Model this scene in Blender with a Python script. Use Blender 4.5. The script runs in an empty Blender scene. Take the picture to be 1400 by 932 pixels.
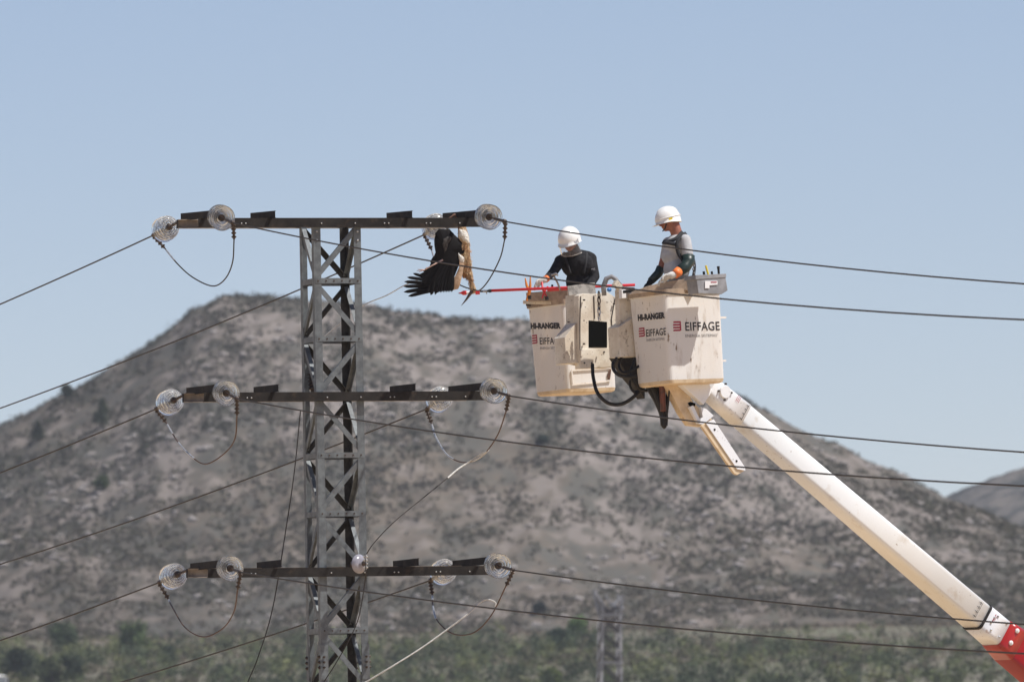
import bpy, bmesh, math, random
import numpy as np
from mathutils import Vector, Matrix, noise
V = Vector
R = math.radians
random.seed(7); rng = np.random.default_rng(7)
S = bpy.context.scene
COL = S.collection

# ------------------------------------------------------------------ camera
F = 400.0 / 36.0 * 1400.0          # focal length in photo pixels
CAMZ = 1.7
CP = V((0, 0, CAMZ))
PITCH, ROLL = R(2.70), R(-1.1)
CM = Matrix.Rotation(R(90) + PITCH, 3, 'X') @ Matrix.Rotation(ROLL, 3, 'Z')
cam = bpy.data.objects.new('camera', bpy.data.cameras.new('camera'))
COL.objects.link(cam); S.camera = cam
cam.data.lens = 400; cam.data.sensor_width = 36
cam.matrix_world = Matrix.Translation(CP) @ CM.to_4x4()
cam.data.clip_start = 0.5; cam.data.clip_end = 20000
cam.data.dof.use_dof = True
cam.data.dof.focus_distance = 130.0
cam.data.dof.aperture_fstop = 6.6

# ------------------------------------------------------------------ light
SUN_EL = R(60); SUN_H = V((0.955, -0.296, 0)).normalized()
SUN = SUN_H * math.cos(SUN_EL) + V((0, 0, math.sin(SUN_EL)))
S.world = bpy.data.worlds.new('World'); S.world.use_nodes = True
wn = S.world.node_tree; bg = wn.nodes['Background']
sky = wn.nodes.new('ShaderNodeTexSky'); sky.sky_type = 'NISHITA'
sky.sun_disc = False; sky.sun_elevation = SUN_EL
sky.sun_rotation = math.atan2(SUN_H.x, SUN_H.y)
sky.altitude = 1500; sky.air_density = 0.8; sky.dust_density = 0.2; sky.ozone_density = 2.5
tint = wn.nodes.new('ShaderNodeMix'); tint.data_type = 'RGBA'; tint.blend_type = 'MULTIPLY'; tint.inputs['Factor'].default_value = 1
tint.inputs[7].default_value = (1.0, 0.872, 0.868, 1)
wn.links.new(sky.outputs[0], tint.inputs[6]); wn.links.new(tint.outputs[2], bg.inputs[0]); bg.inputs[1].default_value = 0.112
sl = bpy.data.lights.new('sun', 'SUN'); sl.energy = 4.9; sl.angle = R(0.55); sl.color = (1.0, 0.965, 0.925)
so = bpy.data.objects.new('sun', sl); COL.objects.link(so)
so.rotation_euler = SUN.to_track_quat('Z', 'Y').to_euler(); so.location = (30, 60, 60)
S.view_settings.view_transform = 'Standard'; S.view_settings.look = 'None'
S.view_settings.exposure = 0.10; S.view_settings.gamma = 1.0

# ------------------------------------------------------------------ pixel <-> world helpers (photo pixels, real distance)
def ray(x, y):
    return (CM @ V(((x - 700) / F, -(y - 466) / F, -1.0)))
def P(x, y, Y):
    d = ray(x, y); return CP + d * (Y / d.y)
def PN(x, y, p0, n):
    d = ray(x, y); return CP + d * ((p0 - CP).dot(n) / d.dot(n))
CMI = CM.transposed()
def proj(p):
    q = CMI @ (p - CP); return (700 + F * q.x / -q.z, 466 - F * q.y / -q.z)

# ------------------------------------------------------------------ materials
MATS = {}
def mat(name, c1, c2=None, rough=0.6, metal=0.0, scale=6.0, detail=6.0, lo=0.4, hi=0.6, bump=0.0, bscale=40, stretch=(1, 1, 1),
        c3=None, s3=1.5, lo3=0.55, hi3=0.7, trans=0.0, ior=1.5, coat=0.0, spec=0.5, attr=None, glow_through=None, c4=None, s4=35, lo4=0.64, hi4=0.72):
    m = bpy.data.materials.new(name); m.use_nodes = True; nt = m.node_tree; N = nt.nodes; L = nt.links
    b = N['Principled BSDF']; b.inputs['Roughness'].default_value = rough; b.inputs['Metallic'].default_value = metal
    b.inputs['IOR'].default_value = ior; b.inputs['Transmission Weight'].default_value = trans
    b.inputs['Coat Weight'].default_value = coat; b.inputs['Specular IOR Level'].default_value = spec
    tc = N.new('ShaderNodeTexCoord'); mp = N.new('ShaderNodeMapping'); mp.inputs['Scale'].default_value = stretch
    L.new(tc.outputs['Object'], mp.inputs['Vector'])
    b.inputs['Base Color'].default_value = (*c1, 1)
    last = None
    if attr:
        a = N.new('ShaderNodeAttribute'); a.attribute_name = attr; last = a.outputs['Color']
        L.new(last, b.inputs['Base Color'])
    def layer(prev, colour, sc, l, h, det):
        nz = N.new('ShaderNodeTexNoise'); nz.inputs['Scale'].default_value = sc; nz.inputs['Detail'].default_value = det
        nz.inputs['Roughness'].default_value = 0.62
        L.new(mp.outputs[0], nz.inputs['Vector'])
        mr = N.new('ShaderNodeMapRange'); mr.inputs['From Min'].default_value = l; mr.inputs['From Max'].default_value = h
        L.new(nz.outputs['Fac'], mr.inputs['Value'])
        mx = N.new('ShaderNodeMix'); mx.data_type = 'RGBA'
        L.new(mr.outputs[0], mx.inputs['Factor'])
        if prev is None: mx.inputs[6].default_value = (*c1, 1)
        else: L.new(prev, mx.inputs[6])
        mx.inputs[7].default_value = (*colour, 1)
        return mx.outputs[2]
    if c2: last = layer(last, c2, scale, lo, hi, detail)
    if c3: last = layer(last, c3, s3, lo3, hi3, 8)
    if c4: last = layer(last, c4, s4, lo4, hi4, 3)
    if c2 or c3: L.new(last, b.inputs['Base Color'])
    if bump:
        nz = N.new('ShaderNodeTexNoise'); nz.inputs['Scale'].default_value = bscale; nz.inputs['Detail'].default_value = 5
        L.new(mp.outputs[0], nz.inputs['Vector'])
        bp = N.new('ShaderNodeBump'); bp.inputs['Strength'].default_value = bump; bp.inputs['Distance'].default_value = 0.02
        L.new(nz.outputs['Fac'], bp.inputs['Height']); L.new(bp.outputs[0], b.inputs['Normal'])
    if glow_through:      # thin fibreglass lets some sunlight through
        tr = N.new('ShaderNodeBsdfTranslucent'); tr.inputs['Color'].default_value = (*glow_through, 1); mxs = N.new('ShaderNodeMixShader'); mxs.inputs[0].default_value = 0.24
        L.new(b.outputs[0], mxs.inputs[1]); L.new(tr.outputs[0], mxs.inputs[2]); L.new(mxs.outputs[0], N['Material Output'].inputs['Surface'])
    MATS[name] = m; return m
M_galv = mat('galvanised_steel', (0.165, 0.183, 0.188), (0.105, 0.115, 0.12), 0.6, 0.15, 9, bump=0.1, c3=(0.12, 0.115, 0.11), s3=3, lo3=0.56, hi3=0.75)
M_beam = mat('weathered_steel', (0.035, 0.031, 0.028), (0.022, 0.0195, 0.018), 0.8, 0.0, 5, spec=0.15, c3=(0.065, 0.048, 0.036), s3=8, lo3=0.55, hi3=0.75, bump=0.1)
M_beamin = mat('sunlit_beam_steel', (0.30, 0.255, 0.205), (0.18, 0.15, 0.12), 0.7, 0.1, 6)  # weathered steel again, with sunlight on the rear beam put into the colour
M_iron = mat('dark_iron', (0.10, 0.075, 0.06), (0.055, 0.042, 0.036), 0.5, 0.5, 30)
M_wire = mat('aged_conductor', (0.055, 0.047, 0.042), (0.035, 0.031, 0.028), 0.65, 0.2, 15, spec=0.3)
M_copper = mat('copper_brown_conductor', (0.13, 0.075, 0.05), (0.08, 0.05, 0.04), 0.5, 0.4, 15)
M_alu = mat('bright_aluminium', (0.62, 0.62, 0.6), (0.4, 0.4, 0.4), 0.35, 0.6, 25)
M_rope = mat('pale_rope', (0.6, 0.59, 0.55), (0.42, 0.41, 0.38), 0.8, 0, 40)
M_glass = mat('insulator_glass', (0.95, 0.965, 0.96), None, 0.05, 0, trans=0.91, ior=1.38)
M_galvd = mat('shaded_inner_steel', (0.07, 0.066, 0.06), (0.04, 0.038, 0.035), 0.8, 0.0, 9, spec=0.2)  # darker galvanised copy, shade painted in for the rear leg and braces
M_porc = mat('grey_porcelain', (0.34, 0.33, 0.37), (0.26, 0.25, 0.28), 0.25, 0, 12)
M_dporc = mat('brown_porcelain', (0.07, 0.05, 0.045), (0.04, 0.03, 0.03), 0.3, 0, 12)
M_bucket = mat('cream_fibreglass', (0.89, 0.88, 0.84), (0.83, 0.79, 0.71), 0.5, 0, 2.2, lo=0.45, hi=0.75, c3=(0.40, 0.30, 0.20), s3=6, lo3=0.58, hi3=0.80, bump=0.08, stretch=(1, 1, 0.3), glow_through=(1.0, 0.82, 0.60), c4=(0.16, 0.11, 0.08), s4=24)
M_bucket.node_tree.nodes['Principled BSDF'].inputs['Base Color'].default_value = (0.8, 0.7, 0.55, 1)
M_rim = mat('grimy_rim', (0.44, 0.34, 0.25), (0.25, 0.19, 0.14), 0.7, 0, 9, lo=0.4, hi=0.65)
M_frame = mat('cream_painted_steel', (0.76, 0.70, 0.59), (0.60, 0.52, 0.41), 0.5, 0, 4, c3=(0.2, 0.14, 0.09), s3=11, lo3=0.60, hi3=0.74, c4=(0.09, 0.06, 0.05), s4=30)
M_boomw = mat('white_boom_paint', (0.80, 0.81, 0.82), (0.72, 0.72, 0.72), 0.3, 0, 3, lo=0.5, hi=0.8, c3=(0.34, 0.16, 0.07), s3=5, lo3=0.66, hi3=0.78, c4=(0.3, 0.28, 0.26), s4=28)
M_boomc = mat('cream_boom_fibreglass', (0.84, 0.85, 0.835), (0.81, 0.81, 0.775), 0.35, 0, 1.2, lo=0.4, hi=0.75, c3=(0.50, 0.40, 0.27), s3=3, lo3=0.60, hi3=0.85, c4=(0.35, 0.28, 0.2), s4=22, lo4=0.68, hi4=0.75)
M_tan = mat('ochre_bounce_and_wear', (0.68, 0.54, 0.36), (0.5, 0.36, 0.21), 0.55, 0, 7, lo=0.45, hi=0.7, c3=(0.3, 0.12, 0.05), s3=8, lo3=0.64, hi3=0.74)  # warm bounce from below painted into undersides; worn dirt on bucket edges
M_red = mat('red_boom_paint', (0.46, 0.022, 0.014), (0.36, 0.016, 0.012), 0.3, 0, 2, coat=0.3)
M_black = mat('black_rubber', (0.014, 0.013, 0.013), (0.028, 0.025, 0.023), 0.55, 0, 20, spec=0.25)
M_dark = mat('dark_opening', (0.008, 0.008, 0.007), None, 1.0, spec=0.0)
M_brownhose = mat('brown_hose', (0.16, 0.045, 0.025), (0.08, 0.03, 0.02), 0.5, 0, 12)
M_ink = mat('black_print', (0.028, 0.025, 0.026), None, 0.6)
M_inkgrey = mat('grey_print', (0.16, 0.15, 0.15), None, 0.6)
M_inkred = mat('crimson_print', (0.36, 0.02, 0.045), None, 0.5)
M_tray = mat('grey_tray_plastic', (0.30, 0.30, 0.31), (0.22, 0.22, 0.225), 0.6, 0, 8)
M_flap = mat('dirty_grey_canvas', (0.36, 0.33, 0.29), (0.16, 0.145, 0.13), 0.8, 0, 12, lo=0.45, hi=0.65)
M_white = mat('white_helmet_plastic', (0.84, 0.83, 0.79), (0.76, 0.74, 0.69), 0.28, 0, 14, lo=0.5, hi=0.9, coat=0.2)
M_sticker = mat('white_sticker', (0.78, 0.77, 0.76), None, 0.5)
M_yellow = mat('yellow_plastic', (0.75, 0.55, 0.03), None, 0.4)
M_blue = mat('blue_plastic', (0.05, 0.2, 0.5), None, 0.4)
M_green = mat('green_plastic', (0.03, 0.22, 0.12), None, 0.4)
M_steel = mat('shiny_steel', (0.5, 0.5, 0.5), (0.3, 0.27, 0.25), 0.3, 0.8, 30)
M_skin = mat('sunburnt_skin', (0.36, 0.14, 0.085), (0.28, 0.10, 0.06), 0.5, 0, 20)
M_hair = mat('dark_hair', (0.03, 0.02, 0.016), None, 0.8)
M_shirtb = mat('black_jersey', (0.022, 0.022, 0.024), (0.035, 0.034, 0.036), 0.95, 0, 18, bump=0.6, bscale=9, spec=0.1)
M_shirtg = mat('light_grey_tshirt', (0.50, 0.50, 0.50), (0.42, 0.42, 0.42), 0.85, 0, 10, bump=0.6, bscale=9)
M_trous = mat('navy_trousers', (0.03, 0.035, 0.05), None, 0.85)
M_strap = mat('black_webbing', (0.02, 0.02, 0.022), None, 0.8)
M_glove = mat('pale_work_glove', (0.60, 0.58, 0.53), (0.48, 0.46, 0.42), 0.8, 0, 25)
M_cuff = mat('orange_rubber_cuff', (0.85, 0.20, 0.04), None, 0.5)
M_sleeve = mat('dark_green_rubber_sleeve', (0.02, 0.035, 0.028), None, 0.4)
M_sred = mat('red_fibreglass_pole', (0.62, 0.03, 0.04), None, 0.35)
M_orange = mat('orange_plastic', (0.75, 0.25, 0.04), None, 0.5)
M_visor = mat('smoky_visor', (0.85, 0.84, 0.84), None, 0.05, trans=0.93, ior=1.05)
M_feather = mat('black_feather', (0.008, 0.0075, 0.008), (0.016, 0.014, 0.014), 0.75, 0, 60, stretch=(1, 1, 3), spec=0.15)
M_fgrey = mat('grey_feather', (0.10, 0.09, 0.085), (0.04, 0.038, 0.036), 0.8, 0, 40)
M_down = mat('buff_down', (0.52, 0.36, 0.20), (0.27, 0.13, 0.055), 0.9, 0, 11, lo=0.40, hi=0.60, bump=0.8, bscale=60, c3=(0.72, 0.62, 0.48), s3=5, lo3=0.5, hi3=0.62)
M_whitedown = mat('white_down', (0.78, 0.76, 0.70), (0.55, 0.46, 0.34), 0.9, 0, 16, lo=0.45, hi=0.7, bump=0.9, bscale=50)
M_downw = mat('tawny_down', (0.58, 0.42, 0.29), (0.42, 0.27, 0.16), 0.9, 0, 30, bump=0.5, bscale=60)
M_bill = mat('dark_bill', (0.055, 0.035, 0.03), (0.09, 0.05, 0.04), 0.4, 0, 30)
M_leg = mat('pinkish_leg', (0.55, 0.38, 0.32), None, 0.6)
M_rust = mat('rusty_brown', (0.13, 0.06, 0.035), (0.08, 0.04, 0.03), 0.8, 0, 30)
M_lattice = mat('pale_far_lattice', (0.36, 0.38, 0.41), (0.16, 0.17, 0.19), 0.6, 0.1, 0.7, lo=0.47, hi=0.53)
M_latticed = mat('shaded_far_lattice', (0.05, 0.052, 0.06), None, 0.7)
M_wall = mat('white_render_wall', (0.8, 0.79, 0.76), (0.74, 0.72, 0.68), 0.9, 0, 2)
M_roof = mat('clay_roof', (0.33, 0.15, 0.09), (0.25, 0.11, 0.07), 0.9, 0, 3)
M_leafy = mat('foliage', (0.05, 0.07, 0.03), rough=0.85, attr='tint', spec=0.2)
M_bark = mat('bark', (0.11, 0.08, 0.055), (0.07, 0.05, 0.035), 0.9, 0, 6)

# ------------------------------------------------------------------ object helpers
W = {}
def tag(o, label=None, cat=None, group=None, kind=None):
    if label: o['label'] = label
    if cat: o['category'] = cat
    if group: o['group'] = group
    if kind: o['kind'] = kind
    return o
def thing(name, loc, label, cat, group=None):
    o = bpy.data.objects.new(name, None); COL.objects.link(o); o.location = loc; o.empty_display_size = 0.1
    W[o.name] = V(loc); return tag(o, label, cat, group)

class MB:
    def __init__(s): s.v = []; s.f = []; s.mi = []; s.m = 0
    def add(s, vs, fs):
        b = len(s.v); s.v += [V(v) for v in vs]; s.f += [tuple(i + b for i in f) for f in fs]; s.mi += [s.m] * len(fs); return s
    def box(s, c, ax, ay, az):
        """ax, ay, az: half extent vectors"""
        c = V(c); vs = [c + ax * i + ay * j + az * k for k in (-1, 1) for j in (-1, 1) for i in (-1, 1)]
        return s.add(vs, [(0, 2, 3, 1), (4, 5, 7, 6), (0, 1, 5, 4), (2, 6, 7, 3), (0, 4, 6, 2), (1, 3, 7, 5)])
    def bar(s, p0, p1, ux, uy, w, h):
        """box beam between p0 and p1, ux,uy cross directions, full sizes w,h"""
        p0, p1 = V(p0), V(p1)
        return s.box((p0 + p1) / 2, (p1 - p0) / 2, ux * w / 2, uy * h / 2)
    def angle(s, p0, p1, f1, f2, w, t=0.008, w2=None):
        """L profile with its heel on the line p0-p1 and flanges towards f1 and f2"""
        w2 = w2 or w; p0, p1 = V(p0), V(p1)
        prof = [(0, 0), (w, 0), (w, t), (t, t), (t, w2), (0, w2)]
        vs = [p + f1 * a + f2 * b for p in (p0, p1) for a, b in prof]
        fs = [(i, (i + 1) % 6, (i + 1) % 6 + 6, i + 6) for i in range(6)] + [(5, 4, 3, 2, 1, 0), (6, 7, 8, 9, 10, 11)]
        return s.add(vs, fs)
    def channel(s, p0, p1, up, out, h, w, t=0.008):
        """C profile: web of height h on the line, flanges of width w towards out"""
        prof = [(0, 0), (0, w), (t, w), (t, t), (h - t, t), (h - t, w), (h, w), (h, 0)]
        p0, p1 = V(p0), V(p1)
        vs = [p + up * (a - h / 2) + out * b for p in (p0, p1) for a, b in prof]
        fs = [(i, (i + 1) % 8, (i + 1) % 8 + 8, i + 8) for i in range(8)] + [(7, 4, 3, 0), (3, 2, 1, 0), (7, 6, 5, 4), (8, 11, 12, 15), (8, 9, 10, 11), (12, 13, 14, 15)]
        return s.add(vs, fs)
    def tube(s, pts, r, n=8, cap=True):
        pts = [V(p) for p in pts]; rs = r if isinstance(r, (list, tuple)) else [r] * len(pts)
        d0 = (pts[1] - pts[0]).normalized()
        a = d0.orthogonal().normalized(); vs = []; fs = []
        for i, p in enumerate(pts):
            d = (pts[min(i + 1, len(pts) - 1)] - pts[max(i - 1, 0)]).normalized()
            a = (a - d * a.dot(d)).normalized(); b = d.cross(a)
            for k in range(n):
                t = 2 * math.pi * k / n; vs.append(p + (a * math.cos(t) + b * math.sin(t)) * rs[i])
        for i in range(len(pts) - 1):
            for k in range(n):
                k2 = (k + 1) % n; fs.append((i * n + k, i * n + k2, (i + 1) * n + k2, (i + 1) * n + k))
        if cap: fs.append(tuple(reversed(range(n)))); fs.append(tuple(range((len(pts) - 1) * n, len(pts) * n)))
        return s.add(vs, fs)
    def lathe(s, c, ax, prof, n=24):
        """prof: list of (radius, height along ax)"""
        c = V(c); ax = V(ax).normalized(); a = ax.orthogonal().normalized(); b = ax.cross(a); vs = []; fs = []
        for r, h in prof:
            for k in range(n):
                t = 2 * math.pi * k / n; vs.append(c + ax * h + (a * math.cos(t) + b * math.sin(t)) * max(r, 1e-4))
        for i in range(len(prof) - 1):
            for k in range(n):
                k2 = (k + 1) % n; fs.append((i * n + k, i * n + k2, (i + 1) * n + k2, (i + 1) * n + k))
        fs.append(tuple(reversed(range(n)))); fs.append(tuple(range((len(prof) - 1) * n, len(prof) * n)))
        return s.add(vs, fs)
    def prism(s, pts, d):
        n = len(pts); pts = [V(p) for p in pts]; vs = pts + [p + d for p in pts]
        return s.add(vs, [tuple(range(n)), tuple(reversed(range(n, 2 * n)))] + [(i, i + n, (i + 1) % n + n, (i + 1) % n) for i in range(n)])
    def ell(s, c, ax, ay, az, n=14, m=9):
        c = V(c); vs = []; fs = []
        for j in range(m + 1):
            ph = math.pi * j / m
            for k in range(n):
                t = 2 * math.pi * k / n
                vs.append(c + ax * math.sin(ph) * math.cos(t) + ay * math.sin(ph) * math.sin(t) + az * math.cos(ph))
        for j in range(m):
            for k in range(n):
                k2 = (k + 1) % n; fs.append((j * n + k, (j + 1) * n + k, (j + 1) * n + k2, j * n + k2))
        return s.add(vs, fs)
    def build(s, name, mats, parent=None, smooth=False, bevel=0, loc=None, fixn=True):
        if not isinstance(mats, (list, tuple)): mats = [mats]
        if parent is not None: L = W[parent.name]
        elif loc is not None: L = V(loc)
        else:
            xs = [v.x for v in s.v]; ys = [v.y for v in s.v]; zs = [v.z for v in s.v]
            L = V(((min(xs) + max(xs)) / 2, (min(ys) + max(ys)) / 2, min(zs)))
        me = bpy.data.meshes.new(name); me.from_pydata([v - L for v in s.v], [], s.f)
        for m in mats: me.materials.append(m)
        me.polygons.foreach_set('material_index', s.mi)
        if fixn:
            bm = bmesh.new(); bm.from_mesh(me); bmesh.ops.recalc_face_normals(bm, faces=bm.faces)
            if bevel:
                es = [e for e in bm.edges if len(e.link_faces) == 2 and e.calc_face_angle(0) > 0.5]
                bmesh.ops.bevel(bm, geom=es, offset=bevel, segments=2, profile=0.6, affect='EDGES')
            bm.to_mesh(me); bm.free()
        if smooth: me.shade_smooth()
        me.update()
        o = bpy.data.objects.new(name, me); COL.objects.link(o)
        if name == 'bolts': o['kind'] = 'stuff'
        if parent is not None: o.parent = parent; W[o.name] = V(L)
        else: o.location = L; W[o.name] = V(L)
        return o

def spline(pts, n=8):
    """Catmull-Rom through pts"""
    pts = [V(p) for p in pts]; q = [pts[0] * 2 - pts[1]] + pts + [pts[-1] * 2 - pts[-2]]; out = []
    for i in range(1, len(q) - 2):
        for k in range(n):
            t = k / n; a, b, c, d = q[i - 1], q[i], q[i + 1], q[i + 2]
            out.append(0.5 * ((2 * b) + (c - a) * t + (2 * a - 5 * b + 4 * c - d) * t * t + (3 * b - a - 3 * c + d) * t ** 3))
    out.append(pts[-1]); return out
UP = V((0, 0, 1))

# ================================================================== TERRAIN
def hermite(x, xs, ys): return np.interp(x, xs, ys)
def base_h(x, y):
    return np.interp(y, [-400, 0, 90, 160, 400, 1100, 1330, 1700, 6000], [-3, 0, -1.8, -2, 3.0, 19.6, 30.5, 34, 60])
def noise2(x, y, sc, seed=0):
    """value noise with smooth interpolation (numpy)"""
    g = np.random.default_rng(seed).random((257, 257)); xs = (np.asarray(x, float) / sc + 7001.3) % 256; ys = (np.asarray(y, float) / sc + 5003.7) % 256
    xi = xs.astype(int); yi = ys.astype(int); fx = xs - xi; fy = ys - yi; fx = fx * fx * (3 - 2 * fx); fy = fy * fy * (3 - 2 * fy)
    return (g[xi, yi] * (1 - fx) + g[xi + 1, yi] * fx) * (1 - fy) + (g[xi, yi + 1] * (1 - fx) + g[xi + 1, yi + 1] * fx) * fy
def fbm(x, y, sc, seed=0, o=5):
    r = 0; a = 1; t = 0
    for i in range(o): r = r + a * noise2(x + 37.1 * i, y + 91.7 * i, sc / 2 ** i, seed + i); t += a; a *= 0.55
    return r / t
HY0, HYC = 1330.0, 1425.0
sil = [(-500, 820), (-250, 700), (0, 581), (60, 551), (90, 536), (150, 500), (200, 468), (230, 443), (260, 423), (290, 404), (330, 397), (370, 398), (405, 406),
       (480, 407), (520, 416), (560, 421), (620, 428), (700, 432), (760, 440), (850, 470), (940, 505), (1000, 535), (1040, 555), (1080, 577), (1130, 599),
       (1180, 620), (1230, 645), (1290, 676), (1340, 698), (1400, 722), (1500, 765), (1750, 850)]
silw = [P(x, y, HYC) for x, y in sil]
sx = np.array([p.x for p in silw]); sz = np.array([p.z for p in silw])
def hill_h(x, y):
    b = base_h(x, y); crest = np.interp(x, sx, sz)
    # smooth the crest slightly
    crest = (np.interp(x - 1.5, sx, sz) + crest + np.interp(x + 1.5, sx, sz)) / 3
    t = np.clip((y - HY0 + 14 * (fbm(x, y * 0, 30, 5) - 0.5)) / (HYC - HY0), 0, 2.2)
    up = np.where(t < 1, 0.62 * t + 0.38 * (t * t * (3 - 2 * t)), 1 - 0.8 * (np.clip(t, 1, 2.2) - 1) ** 1.2)
    h = b + (crest - 30.5 - (b - 30.5) * 1) * np.clip(up, 0, 1) * (crest > 30.5)
    m = np.clip(t * 6, 0, 1) * np.clip((crest - 31) / 6, 0, 1)
    h = h + m * ((fbm(x, y, 26, 11) - 0.5) * 7 * np.clip(1.15 - np.abs(t - 1) * 0, 0, 1) * np.clip(1 - t, 0, 1) ** 0.5 + (fbm(x, y, 3.5, 21) - 0.5) * 1.5)
    return h
def grid_obj(name, xs, ys, hf, material, **k):
    X, Y = np.meshgrid(xs, ys); Z = hf(X, Y); nx, ny = len(xs), len(ys)
    v = np.stack([X, Y, Z], -1).reshape(-1, 3).astype(np.float32)
    i = (np.arange(nx - 1)[None, :] + np.arange(ny - 1)[:, None] * nx).reshape(-1)
    f = np.stack([i, i + 1, i + 1 + nx, i + nx], -1)
    me = bpy.data.meshes.new(name); me.vertices.add(len(v)); me.vertices.foreach_set('co', v.reshape(-1))
    me.loops.add(f.size); me.loops.foreach_set('vertex_index', f.reshape(-1).astype(np.int32))
    me.polygons.add(len(f)); me.polygons.foreach_set('loop_start', (np.arange(len(f)) * 4).astype(np.int32))
    me.materials.append(material); me.update(); me.validate(); me.shade_smooth()
    o = bpy.data.objects.new(name, me); COL.objects.link(o); return tag(o, **k)

M_ground = mat('dry_field_soil', (0.58, 0.42, 0.26), (0.48, 0.34, 0.20), 0.95, 0, 0.05, c3=(0.20, 0.19, 0.10), s3=0.02, lo3=0.55, hi3=0.66)  # unseen near field, colour raised to bounce warm light onto buckets and boom
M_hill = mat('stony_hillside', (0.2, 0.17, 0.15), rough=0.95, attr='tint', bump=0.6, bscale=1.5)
M_hill2 = mat('distant_hillside', (0.13, 0.115, 0.10), (0.035, 0.038, 0.035), 0.95, 0, 0.16, detail=9, lo=0.45, hi=0.58)
gx = np.concatenate([np.linspace(-3000, -200, 30), np.linspace(-180, 180, 60), np.linspace(200, 3000, 30)])
gy = np.concatenate([np.linspace(-400, 1000, 60), np.linspace(1010, 1400, 60), np.linspace(1450, 6000, 30)])
go = grid_obj('ground', gx, gy, lambda x, y: base_h(x, y) + (fbm(x, y, 40, 3) - 0.5) * 0.6, M_ground, kind='structure')
M_scrubsoil = mat('scrubland_soil', (0.17, 0.145, 0.11), (0.12, 0.125, 0.07), 0.95, 0, 0.12, detail=10, c3=(0.19, 0.15, 0.11), s3=0.06, lo3=0.58, hi3=0.66)
go.data.materials.append(M_scrubsoil)
for p in go.data.polygons:
    if p.center.y > 900: p.material_index = 1
hill = grid_obj('hill', np.arange(-115, 125, 0.55), np.arange(1312, 1532, 0.6), lambda x, y: hill_h(x, y) - 0.5 * (y < 1318) - 0.3, M_hill, kind='structure')
hv = np.empty(len(hill.data.vertices) * 3, np.float32); hill.data.vertices.foreach_get('co', hv); hv = hv.reshape(-1, 3)
vx, vy = hv[:, 0].astype(float), hv[:, 1].astype(float)
sst = lambda v, a, b: np.clip((v - a) / (b - a), 0, 1) ** 2 * (3 - 2 * np.clip((v - a) / (b - a), 0, 1))
tt = np.clip((vy - HY0) / (HYC - HY0), 0, 1.3)
big = fbm(vx, vy * 0.7, 22, 101, 4); mid = fbm(vx, vy * 0.8, 5, 111, 4); fine = fbm(vx, vy, 1.6, 121, 3)
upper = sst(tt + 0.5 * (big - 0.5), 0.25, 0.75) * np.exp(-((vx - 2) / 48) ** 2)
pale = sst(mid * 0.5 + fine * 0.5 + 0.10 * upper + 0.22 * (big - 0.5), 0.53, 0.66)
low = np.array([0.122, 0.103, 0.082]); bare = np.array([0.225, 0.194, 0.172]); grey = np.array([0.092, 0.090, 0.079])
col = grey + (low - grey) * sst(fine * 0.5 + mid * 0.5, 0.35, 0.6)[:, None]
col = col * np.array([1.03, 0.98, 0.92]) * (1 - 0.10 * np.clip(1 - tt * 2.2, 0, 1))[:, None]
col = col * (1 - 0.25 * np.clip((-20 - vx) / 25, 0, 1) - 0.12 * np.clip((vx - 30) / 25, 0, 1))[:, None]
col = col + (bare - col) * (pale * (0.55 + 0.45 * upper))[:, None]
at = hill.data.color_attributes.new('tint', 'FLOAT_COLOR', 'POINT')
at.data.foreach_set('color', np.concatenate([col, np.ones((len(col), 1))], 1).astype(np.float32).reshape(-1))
# second, farther hill on the right
sil2 = [(1150, 800), (1240, 712), (1290, 682), (1320, 668), (1350, 657), (1400, 640), (1460, 618), (1560, 590), (1700, 600), (1900, 680), (2200, 800)]
s2 = [P(x, y, 2300) for x, y in sil2]; s2x = np.array([p.x for p in s2]); s2z = np.array([p.z for p in s2])
def hill2_h(x, y):
    t = np.clip((y - 2050) / 250, 0, 2); c = np.interp(x, s2x, s2z); b = base_h(x, y)
    up = np.clip(1 - (1 - t) ** 2, 0, 1)
    return b - 1 + (np.maximum(c - b, 0)) * up + (fbm(x, y, 14, 31) - 0.5) * 7 * np.clip(t * 3, 0, 1) * np.clip(2 - t, 0, 1)
grid_obj('hill', np.arange(60, 240, 1.5), np.arange(2040, 2460, 2.5), hill2_h, M_hill2, kind='structure')

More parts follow.
